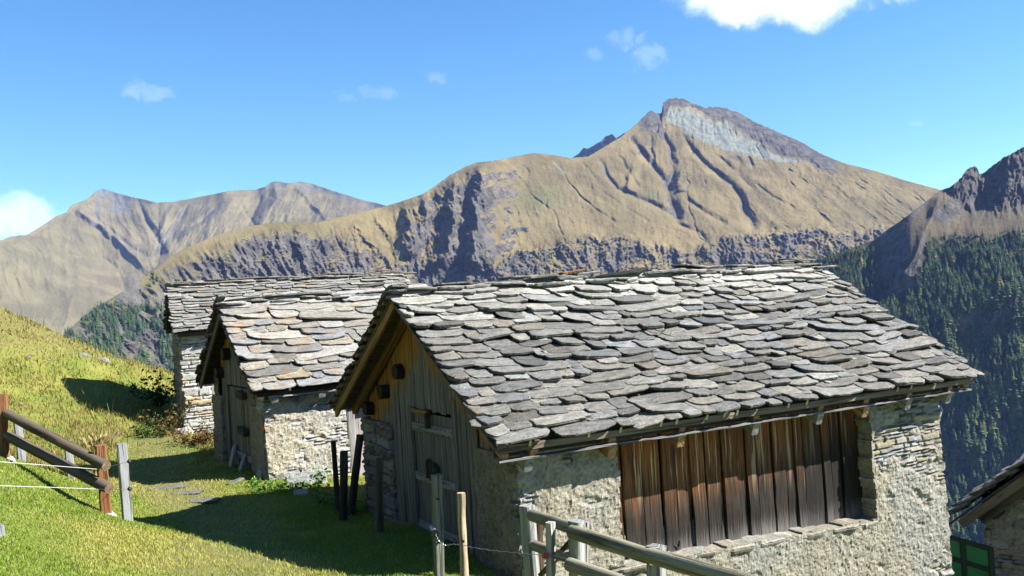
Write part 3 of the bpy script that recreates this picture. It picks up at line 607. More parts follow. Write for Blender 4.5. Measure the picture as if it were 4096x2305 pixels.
mb = MB(); wall(mb, h3.p(.24, 0, 0), (0, -1, 0), (-1, 0, 0), -1.42, 1.42, -5.4, -.3, .035, 52, 'dry', None, .5, .012, .13, .36, None, .25, .9, .05, top=lambda u: h3.zr(u) - .2); mb.build('gable_wall', M['wall'], h3.e)
mb = MB(); wall(mb, h3.p(0, -1.42, 0), (1, 0, 0), (0, 1, 0), .3, 7.4, -5.4, -1.3, .1, 53, 'dry', None, .4, 0, .12, .4); wall(mb, h3.p(7.5, 0, 0), (0, 1, 0), (1, 0, 0), -1.42, 1.42, -5.4, -.3, .1, 54, 'dry', None, .4, 0, .12, .4, top=lambda u: h3.zr(u) - .2); mb.build('rear_wall', M['wall'], h3.e)

# ---- corner of a hut below on the right
r = np.random.default_rng(44); tip = at(2366, 1318, 17.8); a4 = math.atan2(.75, .66)
d4 = np.array([.66, .751, 0]); n4 = np.array([.751, -.66, 0]); R4 = tip + n4 * 2.55 + np.array([0, 0, 2.05])
h4 = Hut('stone_hut', 'dark corner of a stone hut with stepped slate eave beside the green fence', R4, a4, 2.55, 2.05, 4.8, 4.0)
H = h4.H
mb = slate_roof(r, 4., h4.sl + .05, h4.th, 12, .6, -1, H, base=.3, warm=.5, whiten=.1, tmean=.05)
mb = slate_roof(r, 4., h4.sl + .05, h4.th, 10, .7, 1, H, base=.3, warm=.5, whiten=.1, tmean=.05, mb=mb)
roof = mb.build('roof', M['slate_thin'], h4.e); h4.deck(M['dark_wood'], roof)
for sd in (1, -1):
    mb = MB(); h4.slope_bar(mb, .06, sd, .02, h4.sl - .3, .1, .16, -.2, seg=5); mb.build('verge_board', M['rail_wood'], roof)
    mb = MB(); h4.slope_bar(mb, .3, sd, .02, h4.sl - .55, .14, .18, -.33, seg=5); mb.build('verge_rafter', M['rail_wood'], roof)
mb = MB(); wall(mb, h4.p(.55, 0, 0), (0, -1, 0), (-1, 0, 0), -1.9, 1.9, -6., -.5, .035, 61, 'plaster', None, .5, .01, .1, .36, lambda u, z: .5, .5, 1.1, .03, top=lambda u: h4.zr(u) - .35); mb.build('gable_wall', M['wall'], h4.e)
mb = MB(); wall(mb, h4.p(0, -1.9, 0), (1, 0, 0), (0, 1, 0), .55, 4., -6., -1.6, .06, 62, 'plaster', None, .4, 0, .12, .4, lambda u, z: .7); mb.build('side_wall', M['wall'], h4.e)
mb = MB(); mb.tube([h4.p(.25, -1.68, -1.78), h4.p(2, -1.68, -1.78)], .15, 12, rough=.15); mb.build('purlin_log', M['dark_wood'], h4.e)

# ------------------------------------------------------------------ mountains (metres; the camera is at 0)
def mountain(name, label, ridge, dridge, ybot, mfun, relief, mask, step, mat, jag=1.5, xr=None):
    ridge = np.array(ridge, float); x0, x1 = xr or (ridge[0, 0], ridge[-1, 0]); xs = np.arange(x0, x1 + .01, step)
    jg = jag(xs) if callable(jag) else jag; yr = np.interp(xs, ridge[:, 0], ridge[:, 1]) + jg * (fbm(xs, xs * 0, 5, f=.05, o=5, gain=.7) - .35 * fbm(xs, xs * 0, 9, f=.09, o=3, ridged=True))
    yb = np.interp(xs, *np.array(ybot, float).T); nr = int(np.max(yb - yr) / step) + 2
    t = np.linspace(0, 1, nr); X = np.repeat(xs[:, None], nr, 1); Y = yr[:, None] + t[None] * (yb - yr)[:, None]
    Rv = rays(X, Y); e = Rv[..., 2]; m = mfun(X, Y, Y - yr[:, None]); mm = np.maximum(m, e + .1); ln = np.zeros(X.shape); ln[:, 1:] = np.cumsum((e[:, 1:] - e[:, :-1]) / (mm[:, 1:] - e[:, 1:]), 1)
    l0 = np.array([np.interp(0, -e[i], ln[i]) for i in range(len(xs))]); D = np.interp(xs, *np.array(dridge, float).T)[:, None] * np.exp(ln - l0[:, None])
    rel = relief(X, Y, Y - yr[:, None], D); D2 = D - rel
    P = Rv * D2[..., None]
    back = [P[:, :1] + np.array([0, k * 350., -k * 300.]) for k in (3, 2, 1)]; P = np.concatenate(back + [P], 1)
    mk = mask(X, Y, Y - yr[:, None]); mk = np.concatenate([mk[:, :1]] * 3 + [mk], 1)
    mb = MB(); F = grid_faces(len(xs), nr + 3)[:, ::-1]; mb.add(P, F, np.full(len(F), 4), mk.reshape(-1, 3), P.reshape(-1, 3))
    o = mb.build(name, mat, smooth=True); tag(o, label, None, kind='structure')
    def locate(x, y):
        i = np.clip((np.asarray(x) - x0) / step, 0, len(xs) - 1.01); a = i.astype(int); k = np.clip((y - yr[a]) / np.maximum(yb[a] - yr[a], 1) * (nr - 1), 0, nr - 1).astype(int)
        return P[a, k + 3]
    return o, locate

def mat_mountain(name, grass1, grass2, rock1, rock2, scree, sc=1., green=(.13, .14, .055)):
    """attribute col: r = rock share, g = scree share, b = green share"""
    t = NT(name); o = t.obj(); a = t.sep(t.attr('col'))
    n1 = t.noise(o, .004 * sc, 8, .62); n2 = t.noise(o, .02 * sc, 7, .72); n3 = t.noise(o, .0012 * sc, 5, .6)
    nz = t.sep(t.n('ShaderNodeNewGeometry').outputs['Normal'])[2]
    rk = t.math('ADD', a[0], t.math('MULTIPLY', t.math('SUBTRACT', .62, nz), 1.6)); rk = t.math('ADD', rk, t.math('MULTIPLY', t.math('SUBTRACT', n2, .5), 1.1))
    g = t.mix(t.ramp(n1, .38, .6), grass1, grass2); g = t.mix(t.math('MULTIPLY', t.ramp(n3, .42, .62), .3), g, (.12, .105, .05)); g = t.mix(t.math('MULTIPLY', t.ramp(n2, .5, .72), .4), g, tuple(x * .45 for x in grass1))
    g = t.mix(t.math('MULTIPLY', a[2], .7), g, green)
    rkc = t.mix(t.ramp(n2, .35, .68), rock1, rock2)
    col = t.mix(t.ramp(rk, .35, .6), g, rkc)
    col = t.mix(t.ramp(t.math('ADD', a[1], t.math('MULTIPLY', t.math('SUBTRACT', n2, .5), .8)), .35, .65), col, t.mix(t.ramp(n2, .4, .7), scree, tuple(x * .62 for x in scree)))
    t.bump(t.math('ADD', n2, t.math('MULTIPLY', n1, 1.)), 13. / sc, .8)
    return t.done(col, 1.)

def line(X, Y, pts, w):
    d, s, _ = polydist(X, Y, pts); return np.maximum(0, 1 - d / w), d, s

def z8(pts): return [((1500 + x / 1.61) / KD, (350 + y / 1.61) / KD) for x, y in pts]

def arete(X, Y, pts, h, wl, wr):
    """a rib standing out of the slope: falls steeply to its left, gently to its right"""
    d, s, p = polydist(X, Y, pts); fade = sstep(0, .12, p) * sstep(1, .85, p); w = np.where(s > 0, wr, wl)
    return h * np.maximum(0, 1 - d / w) ** 1.2 * (fade * .8 + .2)

def gully(X, Y, pts, h, w):
    d, s, p = polydist(X + 3 * noise(X, Y, 1, f=.05), Y, pts); return -h * np.exp(-(d / w) ** 2) * (.3 + .7 * sstep(0, .25, p))

# --- main peak
RB = [(100,905),(165,838),(205,800),(250,768),(330,722),(400,664),(470,622),(560,587),(640,567),(720,558),(800,560),(860,545),(900,535),(960,522),(1000,510),(1060,490),(1100,465),(1130,442),(1170,420),(1200,409),(1250,404),(1300,393),(1345,385),(1390,390),(1435,398),(1480,394),(1520,370),(1560,346),(1600,315),(1620,293),(1637,279),(1652,286),(1664,285),(1668,262),(1680,251),(1700,246),(1715,249),(1732,257),(1755,266),(1772,274),(1785,270),(1820,272),(1850,280),(1900,308),(1950,330),(2020,360),(2060,385),(2120,410),(2200,430),(2280,455),(2365,478),(2460,520),(2600,560)]
RIB1 = z8([(640,500),(682,560),(662,700),(650,800),(640,950),(640,1080),(600,1200)]); RIB2 = z8([(540,530),(500,660),(478,760),(505,860),(470,960),(470,1060),(330,1180)]); RIB3 = z8([(300,690),(330,830),(270,960),(210,1120)]); RIB4 = z8([(210,760),(235,880),(170,1040)]); RIB5 = z8([(840,740),(830,880),(790,1060)]); RIB6 = z8([(925,760),(900,900),(1000,900)])
GUL = [z8([(1660,330),(1720,430),(1800,520),(1870,610),(1895,700),(1950,840)]), z8([(1770,290),(1785,420),(1800,500)]), z8([(1850,280),(1900,380),(1920,500),(1900,640)]), z8([(1990,310),(2060,420),(2150,520),(2290,620),(2350,700),(2380,800),(2440,890)]), z8([(1450,470),(1500,580),(1560,650),(1690,710),(1800,760),(1950,840)]), z8([(1190,520),(1270,640),(1340,720),(1440,800),(1540,860)]), z8([(970,660),(1050,730),(1160,800),(1180,890),(1205,945)]), z8([(780,480),(840,560),(900,610)]), z8([(1980,700),(2120,800),(2240,870)]), z8([(1930,870),(2080,930),(2140,1000)]), z8([(2180,420),(2300,520),(2420,640)]), z8([(1560,420),(1620,520),(1700,640)]), z8([(2420,600),(2560,700),(2700,780)]), z8([(1330,480),(1400,560),(1420,600)]), z8([(1420,640),(1560,740),(1760,860)]), z8([(2330,440),(2350,500)]), z8([(2400,440),(2430,510)]), z8([(860,520),(960,620),(1000,680)])]
EDGE = z8([(700,1170),(860,1080),(1000,1010),(1200,968),(1400,950),(1600,945),(1800,975),(1950,1005),(2060,1050),(2200,960),(2400,925),(2700,900)]) 
def band(X, Y):                      # below the alpine meadow the slope breaks off in crags
    ex, ey = np.array(EDGE).T; y = np.interp(X, ex, ey) + 6 * noise(X, X * 0, 3, f=.02) + 22 * fbm(X, Y * .5, 13, f=.03, o=4); return sstep(-2, 14, Y - y) * sstep(1150, 1290, X + .6 * (Y - 640)) * sstep(2420, 2250, X + .2 * (Y - 600)), Y - y
def crag_left(X, Y):
    c1 = np.exp(-((Y - (612 + .03 * np.abs(X - 720))) / 26) ** 2) * sstep(560, 650, X) * sstep(900, 780, X); c2 = np.exp(-((Y - 680) / 40) ** 2) * sstep(430, 560, X) * sstep(1020, 930, X) * .8
    c3 = sstep(700, 780, Y) * sstep(900, 700, X) * .5; return np.clip(c1 + c2 + c3, 0, 1)
def mB(X, Y, H):
    b, _ = band(X, Y); m = .66 + .26 * sstep(600, 670, Y) * sstep(1050, 1350, X) * sstep(2500, 2200, X) + .5 * sstep(590, 680, Y) * sstep(1150, 850, X) + .25 * sstep(430, 560, Y) * sstep(950, 1080, X) * sstep(1330, 1200, X)
    return np.maximum(m, .42)
def vee(X, Y, pts, h, w, wob=4.):
    """a ravine: V-shaped, winding, deepening downhill"""
    d, s, p = polydist(X + wob * noise(X, Y, 1, f=.045) + 1.5 * noise(X, Y, 2, f=.15), Y, pts); ww = w * (.6 + .6 * p); return -h * np.maximum(0, 1 - d / ww) ** 1.4 * (.25 + .75 * sstep(0, .2, p)) * (.8 + .4 * noise(X, Y, 3, f=.03))
def thin(X, Y):                      # many thin runnels following the slope
    l = np.interp(X, [400, 1000, 1300, 1690, 2000, 2400], [.9, .15, .45, .0, .9, 1.4]); q = X - l * (Y - 450) + 16 * fbm(X, Y, 70, f=.02, o=3)
    return sstep(.88, .99, 1 - 2 * np.abs(noise(q, Y * .16, 71, f=.032))) * sstep(-.05, .25, fbm(X, Y, 72, f=.014, o=3))
def reliefB(X, Y, H, D):
    k = D / 2374; top = sstep(3, 30, H)                # metres per photo pixel
    b, db = band(X, Y); c = crag_left(X, Y); face = sstep(960, 1060, X) * sstep(1290, 1200, X) * sstep(395, 450, Y); left = sstep(1020, 900, X)
    summit = sstep(110, 40, H) * sstep(1560, 1640, X) * sstep(2300, 2000, X); meadow = (1 - b) * sstep(1200, 1290, X)
    wx = X + 14 * fbm(X, Y, 40, f=.012, o=2); wy = Y + 14 * fbm(X, Y, 41, f=.012, o=2)
    lean = np.interp(X, [400, 1000, 1300, 1690, 2000, 2400], [.9, .15, .45, .0, .9, 1.4]); xr_ = wx - lean * (wy - 450)
    r_ = 15 * fbm(wx, wy, 1, f=.01, o=5, gain=.5) + 7 * fbm(xr_, wy * .3, 42, f=.02, o=3, ridged=True) * meadow
    r_ = r_ + 34 * left * fbm(xr_, wy * .5, 43, f=.017, o=6, ridged=True, gain=.55) * sstep(0, 60, H) + 18 * left * c * fbm(wx, wy, 44, f=.06, o=5, ridged=True, gain=.6)
    r_ = r_ + b * (44 * fbm(wx, wy * .75, 7, f=.019, o=6, ridged=True, gain=.6) + 9 * fbm(X, Y, 9, f=.09, o=4, ridged=True))
    r_ = r_ + face * 26 * fbm(wx - .2 * wy, wy * .4, 45, f=.03, o=6, ridged=True, gain=.6) + summit * 9 * fbm(wx, wy * .7, 46, f=.05, o=6, ridged=True, gain=.65)
    r_ = r_ + 2.2 * fbm(X, Y * .6, 11, f=.12, o=4) + (2.2 + 5 * (1 - meadow)) * fbm(xr_, wy * .28, 55, f=.05, o=5, ridged=True, gain=.62) * (.35 + .9 * sstep(-.1, .35, fbm(X, Y, 56, f=.012, o=3)))
    wob = 11 * noise(X, Y, 50, f=.02) + 7 * noise(X, Y, 51, f=.06) + 3 * noise(X, Y, 52, f=.15); XX = X + wob
    r_ = r_ + arete(XX, Y, RIB1, 125, 52, 110) + arete(XX, Y, RIB2, 105, 50, 42) + arete(XX, Y, RIB3, 60, 36, 40) + arete(XX, Y, RIB4, 40, 24, 26) + arete(XX, Y, RIB5, 16, 13, 40) + arete(XX, Y, RIB6, 15, 13, 40)
    r_ = r_ - 7 * thin(X, Y) * meadow * sstep(10, 50, H)
    for i, g in enumerate(GUL): r_ = r_ + vee(X, Y, g, (38, 15, 30, 34, 22, 10, 9, 16, 16, 16, 14, 9, 9, 9, 6, 12, 12, 7)[i], (19, 9, 15, 17, 13, 5, 4.5, 10, 12, 13, 12, 8, 8, 8, 6, 8, 8, 7)[i])
    r_ = r_ + arete(XX, Y, z8([(1640,520),(1650,600),(1620,680)]), 16, 9, 26) + arete(XX, Y, z8([(1985,520),(1950,600),(1945,680)]), 20, 11, 34) + 30 * np.exp(-((X - 1690) / 70) ** 2) * sstep(150, 0, H)
    r_ = r_ + arete(XX, Y, [(740,560),(752,600),(748,650)], 24, 15, 34) + arete(XX, Y, [(690,570),(700,600),(690,640)], 20, 13, 26) + arete(XX, Y, [(880,560),(930,600),(985,660),(1010,700)], 16, 13, 30) + arete(XX, Y, [(940,540),(985,600),(1015,680)], 14, 12, 28) + arete(XX, Y, [(1985,640),(1990,590),(2080,575)], 20, 16, 60)
    return r_ * k * (.3 + .7 * top)
def maskB(X, Y, H):
    b, db = band(X, Y); c = crag_left(X, Y); face = sstep(1000, 1060, X) * sstep(1260, 1200, X) * sstep(405, 440, Y)
    d1 = fbm(X, Y * .8, 21, f=.025, o=6, gain=.6); d2 = fbm(X, Y, 22, f=.012, o=4)
    stk = fbm(X - np.interp(X, [400, 1000, 1300, 1690, 2000, 2400], [.9, .15, .45, .0, .9, 1.4]) * (Y - 450), Y * .25, 57, f=.06, o=5, ridged=True, gain=.65)
    rock = .5 * thin(X, Y) * (1 - b) * sstep(1200, 1290, X) + .24 * sstep(-.05, .45, stk) + (.3 + 1.3 * d1) * b + (.55 + .9 * d1) * c + (.42 + .8 * d1) * face + (.75 + .8 * d2) * sstep(75, 25, H + 50 * d1) * sstep(1560, 1620, X) * sstep(1700, 1660, X) + .26 * sstep(1010, 760, X) + .3 * d1 * sstep(1300, 1100, X)
    for g in GUL[:5]: rock = rock + .4 * np.exp(-(polydist(X, Y, g)[0] / 7) ** 2)
    low = np.interp(X, [1640, 1690, 1760, 1840, 1930, 2010, 2100], [290, 318, 348, 378, 402, 420, 425]); T = np.interp(X, [1660, 1695, 1730, 1770, 1850, 1950, 2050], [26, 24, 10, 14, 42, 55, 40])
    scr = sstep(14, -10, Y - low + 22 * d1) * sstep(1652, 1690, X + 10 * d1) * sstep(2070, 1980, X + 20 * d1) * sstep(-6, 14, H - T + 30 * d1)
    scr = scr * (1 - .7 * sstep(.12, .4, fbm(X, Y * 1.3, 73, f=.07, o=4)))
    rock = rock + .9 * sstep(8, -8, H - T + 26 * d1) * sstep(1640, 1668, X) * sstep(2180, 2050, X) + .5 * np.exp(-((Y - 395 - .25 * (X - 1850)) / 16) ** 2) * sstep(1760, 1830, X) * sstep(2000, 1930, X)
    grn = np.exp(-((X - 1365) / 60) ** 2 - ((Y - 498) / 34) ** 2) + .8 * np.exp(-((X - 1645) / 38) ** 2 - ((Y - 495) / 14) ** 2) + .9 * sstep(640, 800, Y) * sstep(700, 300, X) + .45 * sstep(1050, 850, X) * (.6 + d2)
    return np.stack([rock, np.clip(scr, 0, 1) * .95 + .6 * np.exp(-(polydist(X + 3 * d1, Y, z8([(1150, 490), (1220, 550)]))[0] / 6) ** 2), np.clip(grn, 0, 1)], -1)
M['mtB'] = mat_mountain('alpine_slope', (.18, .14, .06), (.275, .214, .098), (.058, .053, .05), (.17, .158, .145), (.27, .295, .262))
peak, locB = mountain('mountain_peak', 'tan grassy mountain with grey rocky summit, dark gullies and crags at its foot', RB, [(100,2300),(400,2700),(800,3100),(1200,3500),(1700,3900),(2365,4200),(2600,4300)],
    [(100, 1010), (450, 1010), (560, 850), (1100, 800), (2600, 790)], mB, reliefB, maskB, 2., M['mtB'], lambda x: 1.5 + 6 * sstep(1570, 1610, x) * sstep(2150, 1850, x))
# --- dark crag behind its shoulder
RX = [(1400,430),(1436,400),(1455,388),(1468,372),(1480,374),(1497,364),(1512,356),(1522,344),(1540,338),(1550,348),(1570,335),(1580,340),(1640,370)]
M['mtX'] = mat_mountain('dark_crag', (.13, .11, .09), (.17, .15, .13), (.07, .07, .075), (.16, .155, .16), (.3, .3, .3))
mountain('distant_crag', 'dark jagged crag showing behind the shoulder of the peak', RX, [(1400, 7000), (1640, 7000)], [(1400, 760), (1640, 760)], lambda X, Y, H: 1.2 + 0 * X, lambda X, Y, H, D: (14 * fbm(X, Y * .4, 3, f=.06, o=5, ridged=True) - .9 * (X - 1400) * -1) * 3.2, lambda X, Y, H: np.stack([.8 + 0 * X, 0 * X, 0 * X], -1), 2., M['mtX'], 3.)
# --- far range on the left
RA = [(-60,640),(0,606),(30,595),(68,592),(90,578),(110,566),(140,545),(167,535),(177,519),(197,510),(215,505),(240,483),(258,475),(275,480),(300,488),(350,500),(395,510),(440,508),(480,500),(540,489),(580,480),(640,478),(668,470),(682,458),(695,456),(715,460),(740,461),(758,457),(785,462),(830,478),(900,500),(970,517),(1060,560),(1200,640)]
RIBA = [[(185,520),(215,545),(260,570),(330,640),(380,690)], [(600,480),(560,540),(500,570),(440,600)], [(690,460),(700,500),(660,540),(640,580)], [(170,520),(130,560),(60,600)], [(740,462),(790,520),(830,560)], [(440,508),(420,540),(400,580)], [(110,700),(180,745),(170,800),(150,840)]]
GA = [[(345,500),(370,560),(395,600),(405,640)], [(220,520),(270,575),(340,630),(390,655)], [(560,510),(500,560),(420,600),(403,640)], [(480,505),(450,550),(403,610)], [(600,500),(625,545),(650,575)], [(250,640),(300,680),(320,740),(330,800)], [(660,490),(640,530),(620,580)]]
def mA(X, Y, H): return np.maximum(.4, .58 + .1 * fbm(X, Y, 12, f=.01, o=3) - .12 * sstep(120, 220, H) * sstep(420, 300, X) + .25 * sstep(16, 4, H))
def reliefA(X, Y, H, D):
    k = D / 2374; Xw = X + .5 * (Y - 560) * np.where(X > 400, .8, -.7) + 8 * noise(X, Y, 4, f=.015)
    r_ = 13 * fbm(Xw + 10 * fbm(X, Y, 60, f=.012, o=2), Y * .35, 14, f=.024, o=6, ridged=True, gain=.55) * sstep(2, 60, H) * (.3 + .7 * sstep(190, 120, H)) + 12 * fbm(X, Y, 61, f=.009, o=2) + 2. * fbm(X, Y, 15, f=.12, o=4) + 5 * fbm(Xw, Y * .3, 63, f=.05, o=5, ridged=True, gain=.6) * sstep(240, 120, H)
    wob = 7 * noise(X, Y, 62, f=.03)
    for i, q in enumerate(RIBA): r_ = r_ + arete(X + wob, Y, q, (30, 24, 24, 18, 12, 14, 18)[i], (14, 30, 20, 20, 10, 12, 30)[i], (60, 60, 60, 40, 60, 30, 40)[i])
    for i, q in enumerate(GA): r_ = r_ + vee(X, Y, q, (24, 12, 20, 12, 9, 12, 10)[i], (18, 11, 16, 11, 9, 13, 11)[i])
    return r_ * k * (.3 + .7 * sstep(2, 25, H))
def maskA(X, Y, H):
    d = fbm(X, Y, 16, f=.03, o=5); rock = .3 * sstep(60, 10, H + 30 * d) + .12 + .1 * d; scr = .7 * sstep(85, 20, H + 50 * d) * sstep(225, 250, X) * sstep(360, 310, X) + .55 * sstep(40, 6, H + 30 * d) * sstep(560, 700, X)
    for q in GA[:4]: rock = rock + .2 * np.exp(-(polydist(X, Y, q)[0] / 14) ** 2); scr = scr + .6 * np.exp(-(polydist(X, Y, q)[0] / 4) ** 2)
    return np.stack([rock, np.clip(scr, 0, 1), .25 * sstep(560, 640, Y) * sstep(300, 100, X)], -1)
M['mtA'] = mat_mountain('far_slope', (.18, .152, .078), (.255, .214, .108), (.08, .074, .072), (.14, .13, .12), (.19, .19, .17))
mountain('mountain_range', 'far brown mountain range with bare grey tops on the left', RA, [(-60, 5200), (400, 6200), (1200, 6600)], [(-60, 960), (420, 960), (700, 810), (1200, 790)], mA, reliefA, maskA, 2.2, M['mtA'], 2.5, (-60, 1200))
# --- valley side on the right
RC = [(1250,1010),(1500,905),(1750,790),(1900,730),(2000,684),(2050,655),(2100,640),(2150,622),(2200,604),(2230,580),(2260,560),(2300,530),(2330,508),(2352,490),(2368,478),(2390,470),(2408,458),(2420,447),(2428,432),(2440,424),(2452,421),(2459,428),(2464,440),(2480,433),(2500,418),(2512,410),(2525,398),(2542,392),(2560,380),(2580,368),(2640,330),(2700,300)]
RIBC = [[(2368,478),(2345,540),(2318,600),(2300,650),(2240,730)], [(2450,425),(2400,500),(2335,545)], [(2560,385),(2540,450),(2480,520)], [(2576,690),(2450,765),(2330,845),(2180,880)], [(2620,900),(2480,1000),(2380,1150)]]
def mC(X, Y, H):
    low = sstep(-40, 90, Y - np.interp(X, [2100, 2180, 2330, 2450, 2600], [900, 860, 830, 760, 690])); patch = np.exp(-((X - 2440) / 110) ** 2 - ((Y - 560) / 36) ** 2)
    return np.maximum(.45, .72 + .1 * fbm(X, Y, 31, f=.012, o=3) + .95 * low + .5 * sstep(560, 470, Y) * sstep(2330, 2420, X) - .42 * patch + .2 * sstep(2190, 2230, X) * sstep(2335, 2290, X + .2 * (Y - 600)) * sstep(780, 720, Y))
def reliefC(X, Y, H, D):
    k = D / 2374; cr_ = sstep(570, 510, Y) * sstep(2340, 2400, X)
    r_ = .62 * (X - 2300) - .6 * np.maximum(0, X - 2390) * sstep(600, 500, Y) * sstep(2340, 2420, X) + 10 * fbm(X, Y * .3, 33, f=.022, o=4, ridged=True) * sstep(5, 60, H) + 26 * fbm(X * 1.1, Y * .55, 35, f=.035, o=6, ridged=True, gain=.62) * cr_ + 2 * fbm(X, Y, 36, f=.09, o=4)
    for i, q in enumerate(RIBC): r_ = r_ + arete(X, Y, q, (85, 30, 24, 80, 50)[i], (85, 30, 34, 110, 110)[i], (70, 70, 50, 120, 140)[i])
    r_ = r_ + gully(X, Y, [(2300,640),(2270,680),(2220,740),(2180,800)], 14, 16)
    return r_ * k
def maskC(X, Y, H):
    d = fbm(X, Y, 37, f=.03, o=5); rock = .8 * sstep(592, 535, Y + 34 * d) * sstep(2300, 2400, X) + .75 * sstep(2180, 2240, X) * sstep(2345, 2300, X + .3 * (Y - 560)) * sstep(760, 680, Y) + .35 * sstep(15, 2, H) + .5 * np.exp(-((X - 2250) / 35) ** 2 - ((Y - 735) / 16) ** 2)
    rock = rock + .6 * np.exp(-((X - 2520) / 18) ** 2 - ((Y - 950) / 30) ** 2)
    return np.stack([rock, 0 * X, 1.3 * sstep(585, 660, Y + 20 * d) + .5 * sstep(2200, 2000, X)], -1)
M['mtC'] = mat_mountain('valley_side', (.1, .08, .046), (.16, .122, .07), (.05, .047, .048), (.15, .135, .125), (.2, .2, .19), 2.2, (.02, .03, .018))  # forest ground colour near black, painting the shadow between the trees
side, locC = mountain('valley_slope', 'steep forested valley side on the right under rocky towers', RC, [(1250,2500),(1900,2350),(2700,2350)], [(1250, 1300), (1700, 1500), (2700, 1600)], mC, reliefC, maskC, 2., M['mtC'], lambda x: 2. + 7 * sstep(2360, 2420, x))
mb = MB(); mb.add([(-9000, -3000, -620), (9000, -3000, -620), (9000, 12000, -620), (-9000, 12000, -620)], [0, 1, 2, 3], [4]); tag(mb.build('valley_floor', M['mtC']), 'valley floor far below the hamlet', None, kind='structure')

# ------------------------------------------------------------------ conifers
def conifer(r, tiers, seg):
    """tapered trunk with whorls of drooping ragged boughs, unit height"""
    mb = MB(); mb.tube([(0, 0, -.06), (0, 0, .5), (0, 0, .97)], [.02, .012, .002], 5, col=(.3, .25, .2)); 
    for i in range(tiers):
        f = i / (tiers - 1); z = .1 + .86 * f; R0 = (.27 * (1 - f) ** .8 + .012) * r.uniform(.8, 1.15); nb = seg if f < .7 else seg - 2
        for j in range(nb):
            a = 2 * PI * (j + r.random() * .8) / nb; R = R0 * r.uniform(.6, 1.2); w = .45 * R + .012; c, s = math.cos(a), math.sin(a); dz = -R * r.uniform(.15, .5); k = r.uniform(.7, 1.25)
            base = np.array([0, 0, z + .03]); m = np.array([c * R * .55, s * R * .55, z + dz * .35 + .012]); tip = np.array([c * R, s * R, z + dz]); sd = np.array([-s, c, 0]) * w
            mb.add([base, m - sd + (0, 0, -.02), tip, m + sd + (0, 0, -.02), m + (0, 0, .015)], [0, 1, 4, 1, 2, 4, 2, 3, 4, 3, 0, 4], [3, 3, 3, 3], (k, k, k))
    return mb
r = np.random.default_rng(5)
KINDS = [conifer(r, 11, 8) for _ in range(4)]; LOW = [conifer(r, 8, 6) for _ in range(4)]
def roofline(x):    # the far trees hidden behind the nearest hut are not needed
    return np.interp(x, [1900, 2045, 2450, 2451, 2372, 2700], [640, 660, 940, 1500, 1500, 1500])
tx, ty = [], []
X = r.uniform(1700, 2640, 90000); Y = r.uniform(560, 1400, 90000)
lim = np.interp(X, [1700, 1960, 2040, 2150, 2230, 2262, 2300, 2340, 2420, 2600], [815, 700, 650, 628, 612, 720, 690, 600, 585, 570]) + 22 * fbm(X, Y, 41, f=.02, o=3)
den = sstep(0, 35, Y - lim) * (.45 + 1.1 * fbm(X, Y, 42, f=.018, o=4)) * np.where((X > 2170) & (X < 2330) & (Y < 760 - .5 * (X - 2250)), .12, 1) * np.where(Y > np.interp(X, [2100, 2180, 2330, 2450, 2600], [930, 880, 850, 790, 720]), .62, 1.25)
den = den * (1 - .9 * np.exp(-((X - 2255) / 45) ** 2 - ((Y - 740) / 20) ** 2))
seen = Y < np.where(X < 2450, np.interp(X, [1900, 2045, 2450], [690, 690, 975]), 2000) + np.where(X > 2370, 600, 0); seen &= X < 2590; vis = seen | (r.random(90000) < .6)
ok = (r.random(90000) < den * .42 * np.where(X < 2200, 1.9, 1.)) & vis; X, Y, seen = X[ok], Y[ok], seen[ok]
P = locC(X, Y); hgt = r.uniform(15, 31, len(X)) * np.where(Y < 640, .7, 1); rank = np.argsort(-(hgt / P[:, 1]) * (1 + .25 * r.random(len(X))) * seen); 
X2 = np.concatenate([r.uniform(165, 445, 2600), r.uniform(1080, 1400, 500), r.uniform(230, 460, 900)]); Y2 = np.concatenate([r.uniform(770, 960, 2600), r.uniform(640, 720, 500), r.uniform(690, 800, 900)])
d2 = np.concatenate([sstep(0, .22, fbm(X2[:2600], Y2[:2600], 51, f=.02, o=4) + .12), np.full(500, .25), sstep(.1, .4, fbm(X2[3100:], Y2[3100:], 52, f=.03, o=3)) * .4]) * .9
ok2 = (r.random(len(X2)) < d2); X2, Y2 = X2[ok2], Y2[ok2]; ok2 = Y2 > np.interp(X2, np.array(RB)[:, 0], np.array(RB)[:, 1]) + 6; X2, Y2 = X2[ok2], Y2[ok2]; P2 = locB(X2, Y2); h2_ = r.uniform(13, 23, len(P2))
GREENS = np.array([(.045, .1, .045), (.07, .14, .05), (.12, .18, .05), (.22, .21, .05)])
def tree_col(x, y, n): return np.where((r.random(n) < .06 + .28 * np.exp(-((x - 2120) / 110) ** 2) * (y < 800))[:, None], GREENS[3] * r.uniform(.7, 1.2, (n, 1)), GREENS[r.integers(0, 3, n)] * r.uniform(.7, 1.25, (n, 1)))
meshes = {}
for k in range(4):
    for g in range(4):
        q = MB(); src = KINDS[k]
        q.v, q.f, q.sz, q.g, q.n = src.v, src.f, src.sz, src.g, src.n; q.c = [c * GREENS[g] for c in src.c]
        o = q.build('pine_tree', M['needle']); meshes[k, g] = o.data; bpy.data.objects.remove(o)
NOBJ = 280
